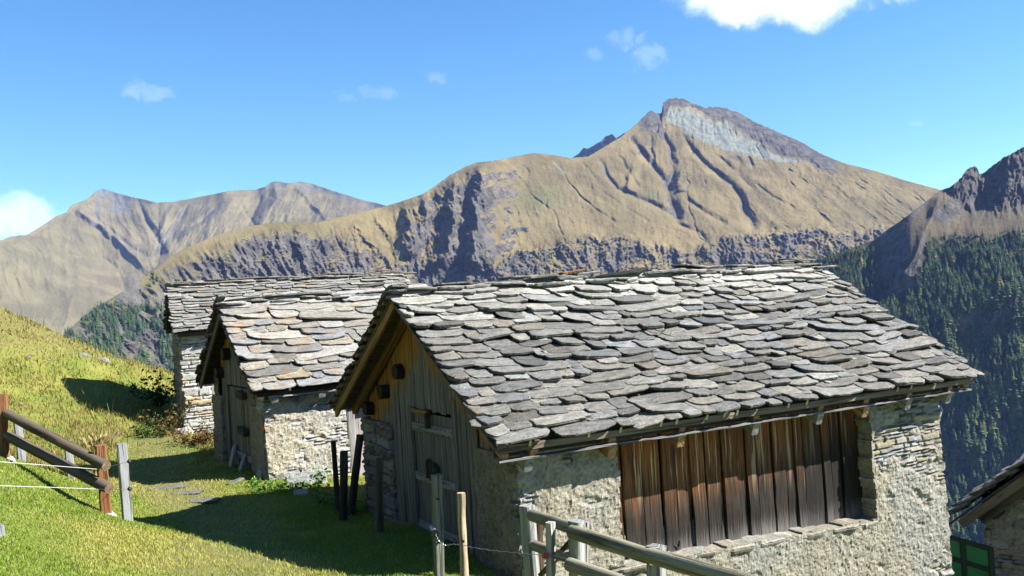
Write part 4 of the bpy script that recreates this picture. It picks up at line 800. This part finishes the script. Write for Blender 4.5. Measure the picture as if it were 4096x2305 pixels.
for i in rank[:NOBJ]:
    yel = r.random() < (.3 if X[i] < 2300 and Y[i] < 820 else .07); g = 3 if yel else int(r.integers(0, 3))
    o = bpy.data.objects.new('larch_tree' if yel else 'spruce_tree', meshes[int(r.integers(0, 4)), g]); COL.objects.link(o)
    o.location = P[i]; s = hgt[i]; o.scale = (s * r.uniform(.85, 1.25),) * 2 + (s,); o.rotation_euler = (0, 0, r.random() * 6.28)
    if yel: tag(o, 'yellowish larch among the dark conifers on the steep right valley side', 'tree', 'larches on the right valley side')
    else: tag(o, 'dark green conifer in the wood on the steep right valley side', 'tree', 'conifers on the right valley side')
def forest(name, label, P, hh, cols):
    mb = MB(); vv = [np.concatenate(k.v) for k in LOW]; ff = [np.concatenate(k.f) for k in LOW]; zz = [np.concatenate(k.sz) for k in LOW]; cc = [np.concatenate(k.c) for k in LOW]
    for i in range(len(P)):
        k = i % 4; a = r.random() * 6.28; c, s = math.cos(a), math.sin(a); v = vv[k]; w = hh[i] * r.uniform(.85, 1.25)
        mb.add(np.stack([(v[:, 0] * c - v[:, 1] * s) * w, (v[:, 0] * s + v[:, 1] * c) * w, v[:, 2] * hh[i]], -1) + P[i], ff[k], zz[k], cc[k] * cols[i])
    tag(mb.build(name, M['needle']), label, None, kind='stuff')
j = rank[NOBJ:]; forest('forest', 'dense conifer wood covering the right valley side', P[j], hgt[j], tree_col(X[j], Y[j], len(j)))
forest('scattered_wood', 'loose conifers on the lower flank of the main mountain', P2, h2_, tree_col(X2, Y2, len(P2)))
print('trees', len(X), len(X2), 'D', P[:, 1].min(), P[:, 1].max(), P2[:, 1].min(), P2[:, 1].max())

# ------------------------------------------------------------------ fences, stakes and small things
r = np.random.default_rng(66)
def post(name, mat, x0, y0, x1, y1, d, w, dp=None, parent=None, face=None, sink=.25, seg=6, jit=.004, col=(1, 1, 1)):
    """upright square post from its top pixel to its foot pixel at one distance"""
    a, b = at(x0, y0, d), at(x1, y1, d); b = b - (a - b) / np.linalg.norm(a - b) * sink
    mb = MB(); mb.bar(b, a, w, dp or w, up=face if face is not None else (.35, -.94, 0), seg=seg, jit=jit, col=col, rs=r); return mb.build(name, mat, parent)
def pole(name, mat, pts, rad, parent=None, rough=.12, n=12, cap=(1, 1, 1)):
    mb = MB(); P = np.array(pts); q = np.linspace(0, 1, 24); P = np.stack([np.interp(q, np.linspace(0, 1, len(P)), P[:, k]) for k in range(3)], -1)
    mb.tube(P, np.broadcast_to(rad, (24,)) if np.ndim(rad) == 0 else np.linspace(rad[0], rad[1], 24), n, rough=rough, capcol=cap, rs=r); return mb.build(name, mat, parent, smooth=True)
# two-rail fence climbing the bank on the left
fa = at(265, 1292, 14.)
lf = thing('rail_fence', 'wooden fence with two round rails and reddish brown square posts on the grassy bank', 'fence', fa)
lf_off = -fa
def under(o, root):        # keep world placement when parenting to an unrotated empty
    o.parent = root; o.matrix_parent_inverse = root.matrix_world.inverted() if False else __import__('mathutils').Matrix.Translation(-Vector(root.location)); return o
for (x0, y0, x1, y1, d) in ((252, 1120, 266, 1290, 14.), (4, 991, 12, 1150, 14.9)):
    under(post('post', M['brown_wood'], x0, y0, x1, y1, d, .15, .17, face=(.45, -.9, 0)), lf)
    mb = MB(); c = at(x1 + 4, y1 + 4, d); mb.blob(c - np.array([0, 0, .06]), (.13, .13, .11), seed=d, amp=.2); under(mb.build('footing', M['concrete'], smooth=True), lf)
q0, q1 = at(-90, 985, 15.4), at(268, 1173, 13.78); under(pole('rail', M['rail_wood'], [q0, q1], .078, rough=.1, cap=(1.9, 1.6, 1.3)), lf)
q0, q1 = at(-90, 1040, 15.4), at(275, 1230, 13.78); under(pole('rail', M['rail_wood'], [q0, q1], .08, rough=.1, cap=(1.9, 1.6, 1.3)), lf)
# grey stakes carrying white electric cord
sk = at(318, 1300, 13.6); ef = thing('electric_fence', 'grey squared stakes strung with thin white electric cord beside the rail fence', 'fence', sk)
for (x0, y0, x1, y1, d, w) in ((305, 1116, 320, 1302, 13.6, .13), (170, 1108, 180, 1216, 17., .13), (44, 1060, 54, 1157, 17., .13), (-4, 1322, 12, 1460, 9.8, .1)):
    under(post('stake', M['grey_wood'], x0, y0, x1, y1, d, w, .1, face=(.6, -.8, 0), col=(.95, .98, 1.03)), ef)
for pts in ([(-40, 1159, 10.6), (120, 1171, 12.0), (248, 1181, 13.62), (324, 1161, 13.5)], [(-40, 1221, 10.2), (120, 1226, 11.8), (250, 1231, 13.62), (326, 1231, 13.5)], [(172, 1197, 16.9), (310, 1222, 13.7)]):
    mb = MB(); mb.tube([at(*q) for q in pts], .0042, 5); under(mb.build('cord', M['white']), ef)
for q in ((325, 1161, 13.46), (326, 1230, 13.46)):
    mb = MB(); mb.blob(at(*q), (.03, .03, .03), seed=2); under(mb.build('insulator', M['black']), ef)
# round-rail fence in front on the right
def R4(x, y): return ((1700 + x / 1.801) / KD, (1500 + y / 1.801) / KD)
rf = thing('rail_fence', 'grey-green round-railed fence with squared posts and a diagonal brace below the plank wall', 'fence', at(1330, 1460, 9.9))
for (a, b, d, w) in (((738, 940), (775, 1500), 10.0, .125), ((1095, 1050), (1105, 1500), 9.0, .125), ((1668, 1232), (1672, 1500), 8.0, .13)):
    under(post('post', M['grey_wood'], *R4(*a), *R4(*b), d, w, .14, face=(.75, -.66, 0), sink=1.1, col=(1.1, 1.15, 1.1)), rf)
under(post('post', M['grey_wood'], *R4(1150, 1055), *R4(1150, 1500), 9.12, .05, .09, face=(.75, -.66, 0), sink=1.1, col=(1., .92, .95)), rf)
for pts, rad in (([(768, 1010, 9.88), (1130, 1125, 8.95)], .062), ([(1060, 1130, 8.95), (1640, 1315, 7.92)], .068), ([(1622, 1302, 7.86), (2560, 1565, 6.6)], .068),
                 ([(775, 1225, 9.9), (1080, 1330, 9.05)], .056), ([(1040, 1365, 8.9), (1500, 1525, 8.1), (1900, 1650, 7.5)], .066)):
    under(pole('rail', M['green_rail'], [at(*R4(x, y), d) for x, y, d in pts], rad, rough=.08, cap=(1.3, 1.3, 1.1)), rf)
mb = MB(); mb.bar(at(*R4(850, 1430), 9.9), at(*R4(1085, 1165), 9.1), .11, .05, up=(.6, -.8, 0), seg=5, col=(1., .75, .5)); under(mb.build('brace', M['rail_wood']), rf)
under(post('slat', M['rail_wood'], *R4(822, 1030), *R4(838, 1500), 10.05, .07, .05, col=(1.3, 1., .75), sink=.6), rf)
mb = MB(); c = at(*R4(768, 1212), 9.86); mb.blob(c, (.028, .028, .028), seed=1, amp=.05); under(mb.build('bolt', M['metal']), rf)
o = post('stake', M['grey_wood'], *R4(902, 1062), *R4(912, 1500), 9.2, .085, .07, face=(.85, -.5, 0), sink=1.1, jit=.008, col=(1.5, 1.45, 1.35)); tag(o, 'pale splintered stake with a red insulator in front of the right-hand fence', 'stake')
mb = MB(); mb.tube([at(*R4(862, 1303), 9.2), at(*R4(872, 1300), 9.12)], [.032, .028], 10); o2 = mb.build('insulator', M['red']); o2.parent = o
o = post('stake', M['grey_wood'], 1098, 1194, 1106, 1470, 11.45, .12, .09, face=(.5, -.86, 0), sink=.9, col=(.55, .58, .46)); tag(o, 'tall squared grey-green stake holding a gate handle in front of the boarded door', 'stake')  # tint darkened all over to stand in for the hut's shade
mb = MB(); 
for q in ((1098.5, 1255), (1101, 1365)):
    c = at(q[0] + 2, q[1], 11.39); mb.tube([c, c + np.array([.02, -.03, 0])], .014, 8)
c = mb.build('hole', M['black']); c.parent = o
mb = MB(); mb.tube([at(1088, 1327, 11.3), at(1092, 1336, 11.22), at(1095, 1343, 11.16)], [.036, .026, .036], 12); g = mb.build('gate_handle', M['metal'], smooth=True); tag(g, 'grey spool-shaped electric gate handle hanging on the grey-green stake', 'gate handle')
mb = MB(); mb.tube([at(1094.2, 1341.5, 11.17), at(1095, 1343, 11.155)], .05, 14); k = mb.build('flange', M['black']); k.parent = g
o = pole('stake', M['bark_pole'], [at(1159, 1240, 10.6), at(1163, 1350, 10.6), at(1168, 1480, 10.6) - np.array([0, 0, .8])], (.043, .05), rough=.3, n=14, cap=(1.3, 1.25, 1.2)); tag(o, 'sunlit peeled round pole with flaking bark right of the gate handle', 'stake')
mb = MB(); c = at(1166, 1361, 10.53); mb.tube([c, c + np.array([0, -.03, 0])], .014, 8); k = mb.build('hole', M['black']); k.parent = o
wp = [(1096, 1344, 11.15), (1103, 1360, 11.1), (1112, 1369, 11.05), (1122, 1373, 11.), (1140, 1369, 10.8), (1165, 1372, 10.54), (1185, 1377, 10.4), (1240, 1385, 10.2), (1300, 1391, 10.), (1355, 1396, 9.6), (1395, 1398, 9.1), (1440, 1411, 8.9), (1500, 1428, 8.6), (1600, 1456, 8.2)]
mb = MB(); Pw = np.array([at(*q) for q in wp]); qq = np.linspace(0, len(wp) - 1, 90); Pw = np.stack([np.interp(qq, np.arange(len(wp)), Pw[:, k]) for k in range(3)], -1); Pw[:, 2] += .006 * np.sin(np.arange(90) * 2.1); Pw[:, 0] += .004 * np.cos(np.arange(90) * 1.7)
mb.tube(Pw, .0045, 5); tag(mb.build('fence_wire', M['metal']), 'thin twisted wire running from the gate handle past the stakes to the right fence', 'wire')
def R3(x, y): return ((1200 + x / 1.203) / KD, (1100 + y / 1.203) / KD)
for pts, d, rad, lab in (([(160, 798), (183, 1120)], 16.4, .052, 'thin upright dark pole, leftmost of the three weathered poles by the hut corner'), ([(212, 848), (202, 1222)], 15.4, .072, 'shorter thick dark pole between two others by the hut corner'), ([(289, 770), (235, 1150)], 16.2, .07, 'dark pole leaning to the right against the corner of the nearest hut')):
    a, b = at(*R3(*pts[0]), d), at(*R3(*pts[1]), d); o = pole('pole', M['dark_wood'], [a, b - np.array([0, 0, .2])], (rad * .9, rad), rough=.15, cap=(1.8, 1.7, 1.6)); tag(o, lab, 'pole', 'weathered poles by the hut corner')
o = post('stake', M['rail_wood'], *R3(380, 885), *R3(382, 1312), 13.9, .11, .09, col=(.8, .85, .9)); tag(o, 'squared grey stake standing in shade before the stone pier of the nearest hut', 'stake')
# boards leaning on the middle hut's gable
def R2(x, y): return ((600 + x / 1.45) / KD, (1000 + y / 1.45) / KD)
for (a, b, d0, d1, w, lab) in (((494, 1132), (464, 1245), 20.35, 19.9, .2, 'upper left of the grey boards leaning at the middle hut door'), ((552, 1192), (502, 1312), 19.6, 19.1, .18, 'middle grey board slanting from the ground at the middle hut door'), ((650, 1232), (615, 1350), 18.7, 18.3, .24, 'wide light grey board leaning at the corner of the middle hut')):
    mb = MB(); p0, p1 = at(*R2(*b), d1), at(*R2(*a), d0); mb.bar(p0 - np.array([0, 0, .1]), p1, w, .045, up=(-.75, -.5, .4), seg=5, jit=.004, col=(1.1, 1.05, .95)); tag(mb.build('board', M['grey_wood']), lab, 'board', 'boards leaning on the middle hut')
mb = MB(); mb.bar(at(*R2(450, 1365), 17.9), at(*R2(535, 1325), 18.2), .12, .04, seg=5, col=(.6, .6, .55)); tag(mb.build('board', M['grey_wood']), 'grey board lying flat in the shade before the middle hut', 'board', 'boards leaning on the middle hut')
# slab and stones
def flat_stone(name, lab, c, w, l, t, tilt=0., yaw=0., col=(.5, .5, .48), m='slate', grp=None, lean=0.):
    mb = MB(); cy, sy = math.cos(yaw), math.sin(yaw); cl, sl_ = math.cos(lean), math.sin(lean)
    def fr(S, Q, h):
        q = Q - l / 2; y = q * cl - h * sl_; z = q * sl_ + h * cl; return np.stack([c[0] + S * cy - y * sy, c[1] + S * sy + y * cy, c[2] + z + tilt * S], -1)
    slate(mb, r, fr, w, l, t, 0., col, 0, .6); tag(mb.build(name, M[m]), lab, 'stone', grp)
flat_stone('stone_slab', 'large pale stone slab leaning at the foot of the middle hut wall', at(775, 1207, 18.2) + np.array([0, 0, -.02]), .8, .5, .06, .05, .35, (.42, .45, .46), lean=.75)
flat_stone('stone', 'small pale stone lying below the leaning slab', at(757, 1238, 17.4), .3, .26, .1, .05, .2, (.5, .5, .46), lean=.3)
flat_stone('stone', 'flat grey stone beside the wall foot left of the leaning slab', at(738, 1222, 17.9), .34, .3, .1, .0, .2, (.45, .44, .42), lean=.2)
for i, (x, y, d, w, l) in enumerate(((405, 1215, 17.6, .9, .35), (455, 1228, 17.2, .8, .35), (490, 1246, 16.6, .8, .4))):
    P0 = at(x, y, d); c = np.array([P0[0], P0[1], gz(P0[0], P0[1]) + .015]); flat_stone('paving_stone', 'flat worn stone set in the path in front of the middle hut', c, w, l, .05, 0, r.uniform(-.3, .3), (.26, .26, .24), grp='stones set in the path')
def ground_at(x, y, d0=6., d1=60.):
    """where the sight line through a photo point meets the meadow"""
    d = np.arange(d0, d1, .05); P = rays(x, y)[None] * d[:, None]; h = P[:, 2] - gz(P[:, 0], P[:, 1]); i = int(np.argmax(h < 0)); return np.array([P[i, 0], P[i, 1], gz(P[i, 0], P[i, 1])])
for i, (x, y, s_) in enumerate(((48, 1016, .16), (207, 893, .3), (222, 896, .2), (255, 905, .4), (322, 958, .12), (190, 1003, .12), (70, 900, .12), (120, 905, .15), (165, 838, .18))):
    c = ground_at(x, y); mb = MB(); mb.blob(c - np.array([0, 0, s_ * .2]), (s_ * .7, s_ * .6, s_ * .4), col=np.array([.3, .29, .26]), seed=i + 3, amp=.45, n=12, m=8); tag(mb.build('rock', M['wall']), 'small pale rock showing in the dry grass of the hillside', 'rock', 'rocks on the hillside')
for x, y, s_, lab in ((468, 1083, .26, 'pale rubble stone at the corner of the farthest hut'), (450, 1092, .16, 'small brownish stone in the weeds by the farthest hut')):
    P0 = at(x, y, 28.); mb = MB(); mb.blob(np.array([P0[0], P0[1], gz(P0[0], P0[1]) + .05]), (s_, s_, s_ * .8), col=np.array([.5, .47, .42]), seed=int(x), amp=.4); tag(mb.build('rock', M['wall']), lab, 'rock')
# green sheeted fence at the lower right
gf = thing('sheet_fence', 'dark green steel frame fence with green sheet panels between the two huts', 'fence', at(2430, 1450, 16.5))
ga, gb = at(2355, 1341, 16.8), at(2492, 1382, 16.3)
def gp(s, h): return ga + (gb - ga) * s + np.array([0, 0, h])
for s0 in (0., .49, 1.):
    mb = MB(); mb.bar(gp(s0, -1.6), gp(s0, .03), .09, .06, up=(0, 1, 0), seg=2, jit=0); under(mb.build('post', M['dark_green']), gf)
for h in (-.0, -.37, -.74):
    mb = MB(); mb.bar(gp(0, h), gp(1, h), .05, .08, seg=3, jit=.001); under(mb.build('rail', M['dark_green']), gf)
for s0, s1 in ((.02, .47), (.51, .98)):
    for h0, h1_ in ((-.05, -.33), (-.42, -.7)):
        mb = MB(); n = 10; uu, vv = np.meshgrid(np.linspace(0, 1, n), np.linspace(0, 1, n), indexing='ij'); P0 = gp(0, 0) + (gb - ga) * (s0 + (s1 - s0) * uu[..., None]); P0[..., 2] += h0 + (h1_ - h0) * vv; P0[..., 1] += .02 * noise(uu, vv, s0 * 9 + h0, f=2)
        B = P0.copy(); B[..., 1] += .012; F = grid_faces(n, n); mb.add(np.concatenate([P0.reshape(-1, 3), B.reshape(-1, 3)]), np.concatenate([F, F[:, ::-1] + n * n]), np.full(2 * len(F), 4)); under(mb.build('panel', M['green'], smooth=True), gf)

# ------------------------------------------------------------------ plants
def leafy(name, lab, cat, c, size, nl, cols, leaf, r, group=None, stems=0, spiky=0.):
    e = thing(name, lab, cat, c, 0, group); mb = MB(); st = MB()
    for i in range(max(stems, 6)):
        a = r.random() * 6.28; q = np.array([math.cos(a) * size[0], math.sin(a) * size[1], size[2] * r.uniform(.6, 1.15)]) * r.uniform(.4, 1, 3) ** .5
        st.tube([(0, 0, -.03), q * [.35, .35, .5], q], [.008, .006, .003], 4, col=cols[0] * .8)
        for k in range(nl // max(stems, 6)):
            t_ = r.uniform(.15, 1); p = q * [t_ ** 1.2, t_ ** 1.2, t_] + r.normal(size=3) * leaf * .8; d = r.normal(size=3); d[2] *= .5; d /= np.linalg.norm(d); w = np.cross(d, r.normal(size=3)); w /= np.linalg.norm(w); L = leaf * r.uniform(.6, 1.4)
            mb.add([p, p + d * L * .5 + w * L * .28, p + d * L, p + d * L * .5 - w * L * .28], [0, 1, 2, 3], [4], cols[r.integers(0, len(cols))] * r.uniform(.7, 1.3))
    st.build('stem', M['grass'], e); mb.build('foliage', M['grass'], e)
gc = [np.array(q) for q in ((.06, .13, .02), (.09, .17, .03), (.04, .09, .015))]; bc = [np.array(q) for q in ((.16, .09, .03), (.2, .14, .05), (.09, .05, .02), (.08, .11, .03))]
def foot(x, y, d): P0 = at(x, y, d); return (P0[0], P0[1], float(gz(P0[0], P0[1])))
leafy('nettle_plant', 'green leafy weeds in front of the leaning slab', 'plant', foot(800, 1212, 17.9), (.16, .16, .38), 90, [q * 2. for q in gc], .09, r)
for x, y, d, s_ in ((700, 1218, 17.6, .3), (735, 1216, 17.7, .3), (815, 1235, 16.9, .45), (845, 1240, 16.7, .5), (880, 1240, 16.6, .5), (905, 1245, 16.5, .4), (660, 1215, 17.5, .25), (640, 1210, 17.8, .2)):
    leafy('weed', 'low green weeds along the foot of the middle hut wall', 'plant', foot(x, y, d), (s_ * .8, s_ * .8, s_ * .55), 120, [q * 2.2 for q in gc], .06, r, 'weeds along the hut walls')
leafy('shrub', 'dark leafy bush in the shade left of the farthest hut', 'shrub', foot(405, 1000, 31.), (1.1, .8, 1.1), 420, [q * .5 for q in gc], .14, r, stems=12)
leafy('shrub', 'brown and green autumn bush before the corner of the farthest hut', 'shrub', foot(410, 1092, 26.), (1.0, .7, .9), 700, bc + gc[:1], .1, r, stems=16)
leafy('shrub', 'withered reddish brown weeds beneath the lit wall of the farthest hut', 'shrub', foot(497, 1120, 24.), (1.1, .6, .6), 600, bc[:3], .09, r, stems=16)
leafy('shrub', 'low green herbs left of the autumn bush', 'shrub', foot(372, 1110, 25.), (.6, .5, .35), 300, gc, .09, r, stems=10)

# grass: blades scattered evenly over the picture of the meadow
r = np.random.default_rng(9)
def blades(name, lab, N, ylo, yhi, hmin, hmax, w, colf, tall=False, xmax=2.2, keep=None):
    y = np.exp(r.uniform(np.log(ylo), np.log(yhi), N)); x = y * r.uniform(-.8, xmax / 10 if xmax < 1 else .05, N); z = gz(x, y)
    P = np.stack([x, y, z], -1); q = to_px(P); ok = (q[:, 0] > -520) & (q[:, 1] < 1500) & (q[:, 1] > 600)
    for h in (h1, h2, h3):
        l = np.stack([x - h.e.location[0], y - h.e.location[1]], -1); a = h.e.rotation_euler[2]; lx = l[:, 0] * math.cos(a) + l[:, 1] * math.sin(a); ly = -l[:, 0] * math.sin(a) + l[:, 1] * math.cos(a); ok &= ~((lx > .3) & (lx < h.L) & (np.abs(ly) < h.wd - .3))
    if keep is not None: ok &= keep(x, y, z)
    P = P[ok]; n = len(P); x, y, z = P.T; d = np.hypot(x, y)
    a = r.random(n) * 6.28; h = r.uniform(hmin, hmax, n) * (1 + .5 * noise(x, y, 2, f=1.1)); wd = w * d / 12 * r.uniform(.7, 1.3, n); sd = np.stack([np.cos(a), np.sin(a), 0 * a], -1) * wd[:, None]
    lean = np.stack([r.normal(size=n), r.normal(size=n), 0 * a], -1) * h[:, None] * (.45 if not tall else .3); up = np.stack([0 * a, 0 * a, h], -1); C = colf(x, y, z, n)
    m = P + lean * .4 + up * .6; V = np.stack([P - sd, P + sd, m + sd * .7, m - sd * .7, P + lean + up], 1).reshape(-1, 3); b = np.arange(n)[:, None] * 5
    F = np.concatenate([b + [0, 1, 2, 3], b + [3, 2, 4]], 1).ravel(); Z = np.tile([4, 3], n)
    mb = MB(); mb.add(V, F, Z, np.repeat(C, 5, 0)); tag(mb.build(name, M['grass']), lab, None, kind='stuff')
def lawn_col(x, y, z, n):
    k = sstep(.02, .5, fbm(x, y, 2, f=.5, o=3) + .3 * path_mask(x, y) + .25 * sstep(13, 20, y)); g = np.array([.25, .36, .04]); s = np.array([.5, .47, .11]); c = g * (1 - k[:, None]) + s * k[:, None]; dry = r.random(n) < .12
    return np.where(dry[:, None], [.5, .43, .2], c) * r.uniform(.75, 1.15, (n, 1))
blades('lawn_grass', 'short green meadow grass on bank and path', 400000, 6.5, 24, .02, .05, .0042, lawn_col, keep=lambda x, y, z: r.random(len(x)) > .75 * path_mask(x, y))
def dry_col(x, y, z, n):
    k = r.random((n, 1)); return (np.array([.46, .36, .13]) * k + np.array([.22, .23, .05]) * (1 - k)) * r.uniform(.8, 1.12, (n, 1))
blades('hill_grass', 'dry yellow hillside grass standing up along the crest', 165000, 17, 37, .05, .15, .005, dry_col, True, keep=lambda x, y, z: (x < -7.2) & (path_mask(x, y) < .4) & (r.random(len(x)) < .35 + .9 * sstep(-.05, .25, fbm(x, y, 4, f=.7, o=3))))
blades('seed_grass', 'tall dry seed stalks on the crest and around the hollow', 2600, 20, 37, .3, .55, .003, dry_col, True, keep=lambda x, y, z: (x < -9) & (fbm(x, y, 6, f=.4, o=3) > -.05))
for x, y, d in ((245, 1082, 23.4),):
    c = np.array(foot(x, y, d)); e = thing('grass_tuft', 'tall tuft of pale dry grass before the dark hollow', 'grass tuft', c, 0); mb = MB()
    for k in range(90):
        a = r.random() * 6.28; l = r.uniform(.2, .55); b = np.array([math.cos(a), math.sin(a), 0]) * r.uniform(0, .34); t_ = b * 1.4 + r.normal(size=3) * .1; t_[2] = l * .8; s_ = np.array([-math.sin(a), math.cos(a), 0]) * .0035
        mb.add([b - s_, b + s_, (b + t_) * .5 + (0, 0, .1), t_], [0, 1, 2, 1, 3, 2], [3, 3], np.array([.5, .42, .18]) * r.uniform(.6, 1.2))
    mb.build('blade', M['grass'], e)

# ------------------------------------------------------------------ air, sky, sun, camera
mb = MB(); x0, x1, y0, y1, z0, z1 = -9500, 9500, -3500, 12500, -640, 2300
mb.add([(x0, y0, z0), (x1, y0, z0), (x1, y1, z0), (x0, y1, z0), (x0, y0, z1), (x1, y0, z1), (x1, y1, z1), (x0, y1, z1)], [0, 3, 2, 1, 4, 5, 6, 7, 0, 1, 5, 4, 1, 2, 6, 5, 2, 3, 7, 6, 3, 0, 4, 7], [4] * 6)
hm = bpy.data.materials.new('air'); hm.use_nodes = True; nt = hm.node_tree; nt.nodes.clear(); vo = nt.nodes.new('ShaderNodeVolumePrincipled'); ou = nt.nodes.new('ShaderNodeOutputMaterial')
vo.inputs['Color'].default_value = (.3, .45, 1., 1); vo.inputs['Density'].default_value = HAZE = 2.0e-5; vo.inputs['Anisotropy'].default_value = .0
nt.links.new(vo.outputs[0], ou.inputs['Volume'])
tag(mb.build('haze', hm), 'thin blue mountain air', None, kind='stuff')

w = bpy.data.worlds.new('World'); SC.world = w; w.use_nodes = True; nt = w.node_tree; bg = nt.nodes['Background']
sky = nt.nodes.new('ShaderNodeTexSky'); sky.sky_type = 'NISHITA'; sky.sun_disc = False; sky.sun_elevation = SUN_EL; sky.sun_rotation = PI / 2 - SUN_AZ; sky.altitude = 2000; sky.air_density = 1.0; sky.dust_density = .1; sky.ozone_density = 1.2
N = lambda ty, **k: nt.nodes.new(ty)
def wm(op, a, b=0., c=None):
    x = nt.nodes.new('ShaderNodeMath'); x.operation = op
    for i, v in enumerate((a, b) + ((c,) if c is not None else ())):
        if isinstance(v, bpy.types.NodeSocket): nt.links.new(v, x.inputs[i])
        else: x.inputs[i].default_value = v
    return x.outputs[0]
tc = nt.nodes.new('ShaderNodeTexCoord'); sp_ = nt.nodes.new('ShaderNodeSeparateXYZ'); nt.links.new(tc.outputs['Generated'], sp_.inputs[0])
yy = wm('MAXIMUM', sp_.outputs[1], .05); ua = wm('DIVIDE', sp_.outputs[0], yy); va = wm('DIVIDE', sp_.outputs[2], yy); front = wm('GREATER_THAN', sp_.outputs[1], .06)
cm = nt.nodes.new('ShaderNodeCombineXYZ'); nt.links.new(ua, cm.inputs[0]); nt.links.new(va, cm.inputs[1])
def wn(sc, det, ro, dist=0.):
    x = nt.nodes.new('ShaderNodeTexNoise'); nt.links.new(cm.outputs[0], x.inputs['Vector']); x.inputs['Scale'].default_value = sc; x.inputs['Detail'].default_value = det; x.inputs['Roughness'].default_value = ro; x.inputs['Distortion'].default_value = dist; return x.outputs['Fac']
nb, nw = wn(14, 8, .62, .3), wn(38, 7, .65, .6); dens = None
for (x, y, rx, ry, k, amt, thin) in ((2000, -30, 380, 120, 1.5, 1., 0), (1850, 20, 110, 50, 1.2, .9, 0), (10, 550, 190, 75, 2.2, .45, 0), (360, 232, 85, 34, 2.6, .11, 1), (1575, 98, 62, 34, 2.6, .1, 1), (1630, 145, 52, 42, 2.6, .11, 1), (925, 235, 95, 22, 2.8, .07, 1), (1095, 193, 45, 20, 2.8, .09, 1), (2306, 312, 22, 9, 2., .1, 1), (500, 490, 40, 14, 2., .04, 1), (1490, 135, 35, 25, 2.6, .07, 1)):
    D0 = rays(x, y); a0, b0 = D0[0] / D0[1], D0[2] / D0[1]; dx = wm('DIVIDE', wm('SUBTRACT', ua, a0), rx / 2374); dy = wm('DIVIDE', wm('SUBTRACT', va, b0), ry / 2374)
    q = wm('SUBTRACT', 1., wm('ADD', wm('MULTIPLY', dx, dx), wm('MULTIPLY', dy, dy))); q = wm('ADD', q, wm('MULTIPLY', wm('SUBTRACT', nw if thin else nb, .5), k * 2))
    s = nt.nodes.new('ShaderNodeMapRange'); s.interpolation_type = 'SMOOTHSTEP'; nt.links.new(q, s.inputs[0]); s.inputs[1].default_value = .1; s.inputs[2].default_value = 1.25; s.inputs[4].default_value = amt
    dens = s.outputs[0] if dens is None else wm('MAXIMUM', dens, s.outputs[0])
dens = wm('MULTIPLY', dens, front)
mx = nt.nodes.new('ShaderNodeMix'); mx.data_type = 'RGBA'; nt.links.new(dens, mx.inputs[0]); hs = nt.nodes.new('ShaderNodeHueSaturation'); hs.inputs['Saturation'].default_value = 1.28; hs.inputs['Value'].default_value = 1.03; nt.links.new(sky.outputs[0], hs.inputs['Color']); tm = nt.nodes.new('ShaderNodeMix'); tm.data_type = 'RGBA'; tm.blend_type = 'MULTIPLY'; tm.inputs[0].default_value = 1.; nt.links.new(hs.outputs[0], tm.inputs[6]); tm.inputs[7].default_value = (.84, 1.05, 1.06, 1); nt.links.new(tm.outputs[2], mx.inputs[6])
mx.inputs[7].default_value = CLOUD = (10., 10.2, 10.7, 1)
nt.links.new(mx.outputs[2], bg.inputs['Color']); bg.inputs['Strength'].default_value = .055

sl = bpy.data.lights.new('sun', 'SUN'); sl.energy = 5.; sl.angle = math.radians(.5); sl.color = (1, .95, .86); so = bpy.data.objects.new('sun', sl); COL.objects.link(so)
so.rotation_euler = Vector(-SUN).to_track_quat('-Z', 'Y').to_euler(); so.location = (20, -5, 30)
cd = bpy.data.cameras.new('camera'); co = bpy.data.objects.new('camera', cd); COL.objects.link(co); SC.camera = co
cd.sensor_fit = 'HORIZONTAL'; cd.sensor_width = 36; cd.lens = F_PX / 4096 * 36; cd.clip_start = .1; cd.clip_end = 40000
from mathutils import Matrix
co.matrix_world = Matrix(((RT[0], UPV[0], -FW[0], 0), (RT[1], UPV[1], -FW[1], 0), (RT[2], UPV[2], -FW[2], 0), (0, 0, 0, 1)))
SC.view_settings.view_transform = 'Standard'; SC.view_settings.look = 'None'; SC.view_settings.exposure = 1.82
SC.cycles.use_denoising = True; SC.cycles.max_bounces = 5; SC.cycles.diffuse_bounces = 3; SC.cycles.volume_bounces = 0; SC.cycles.transparent_max_bounces = 4
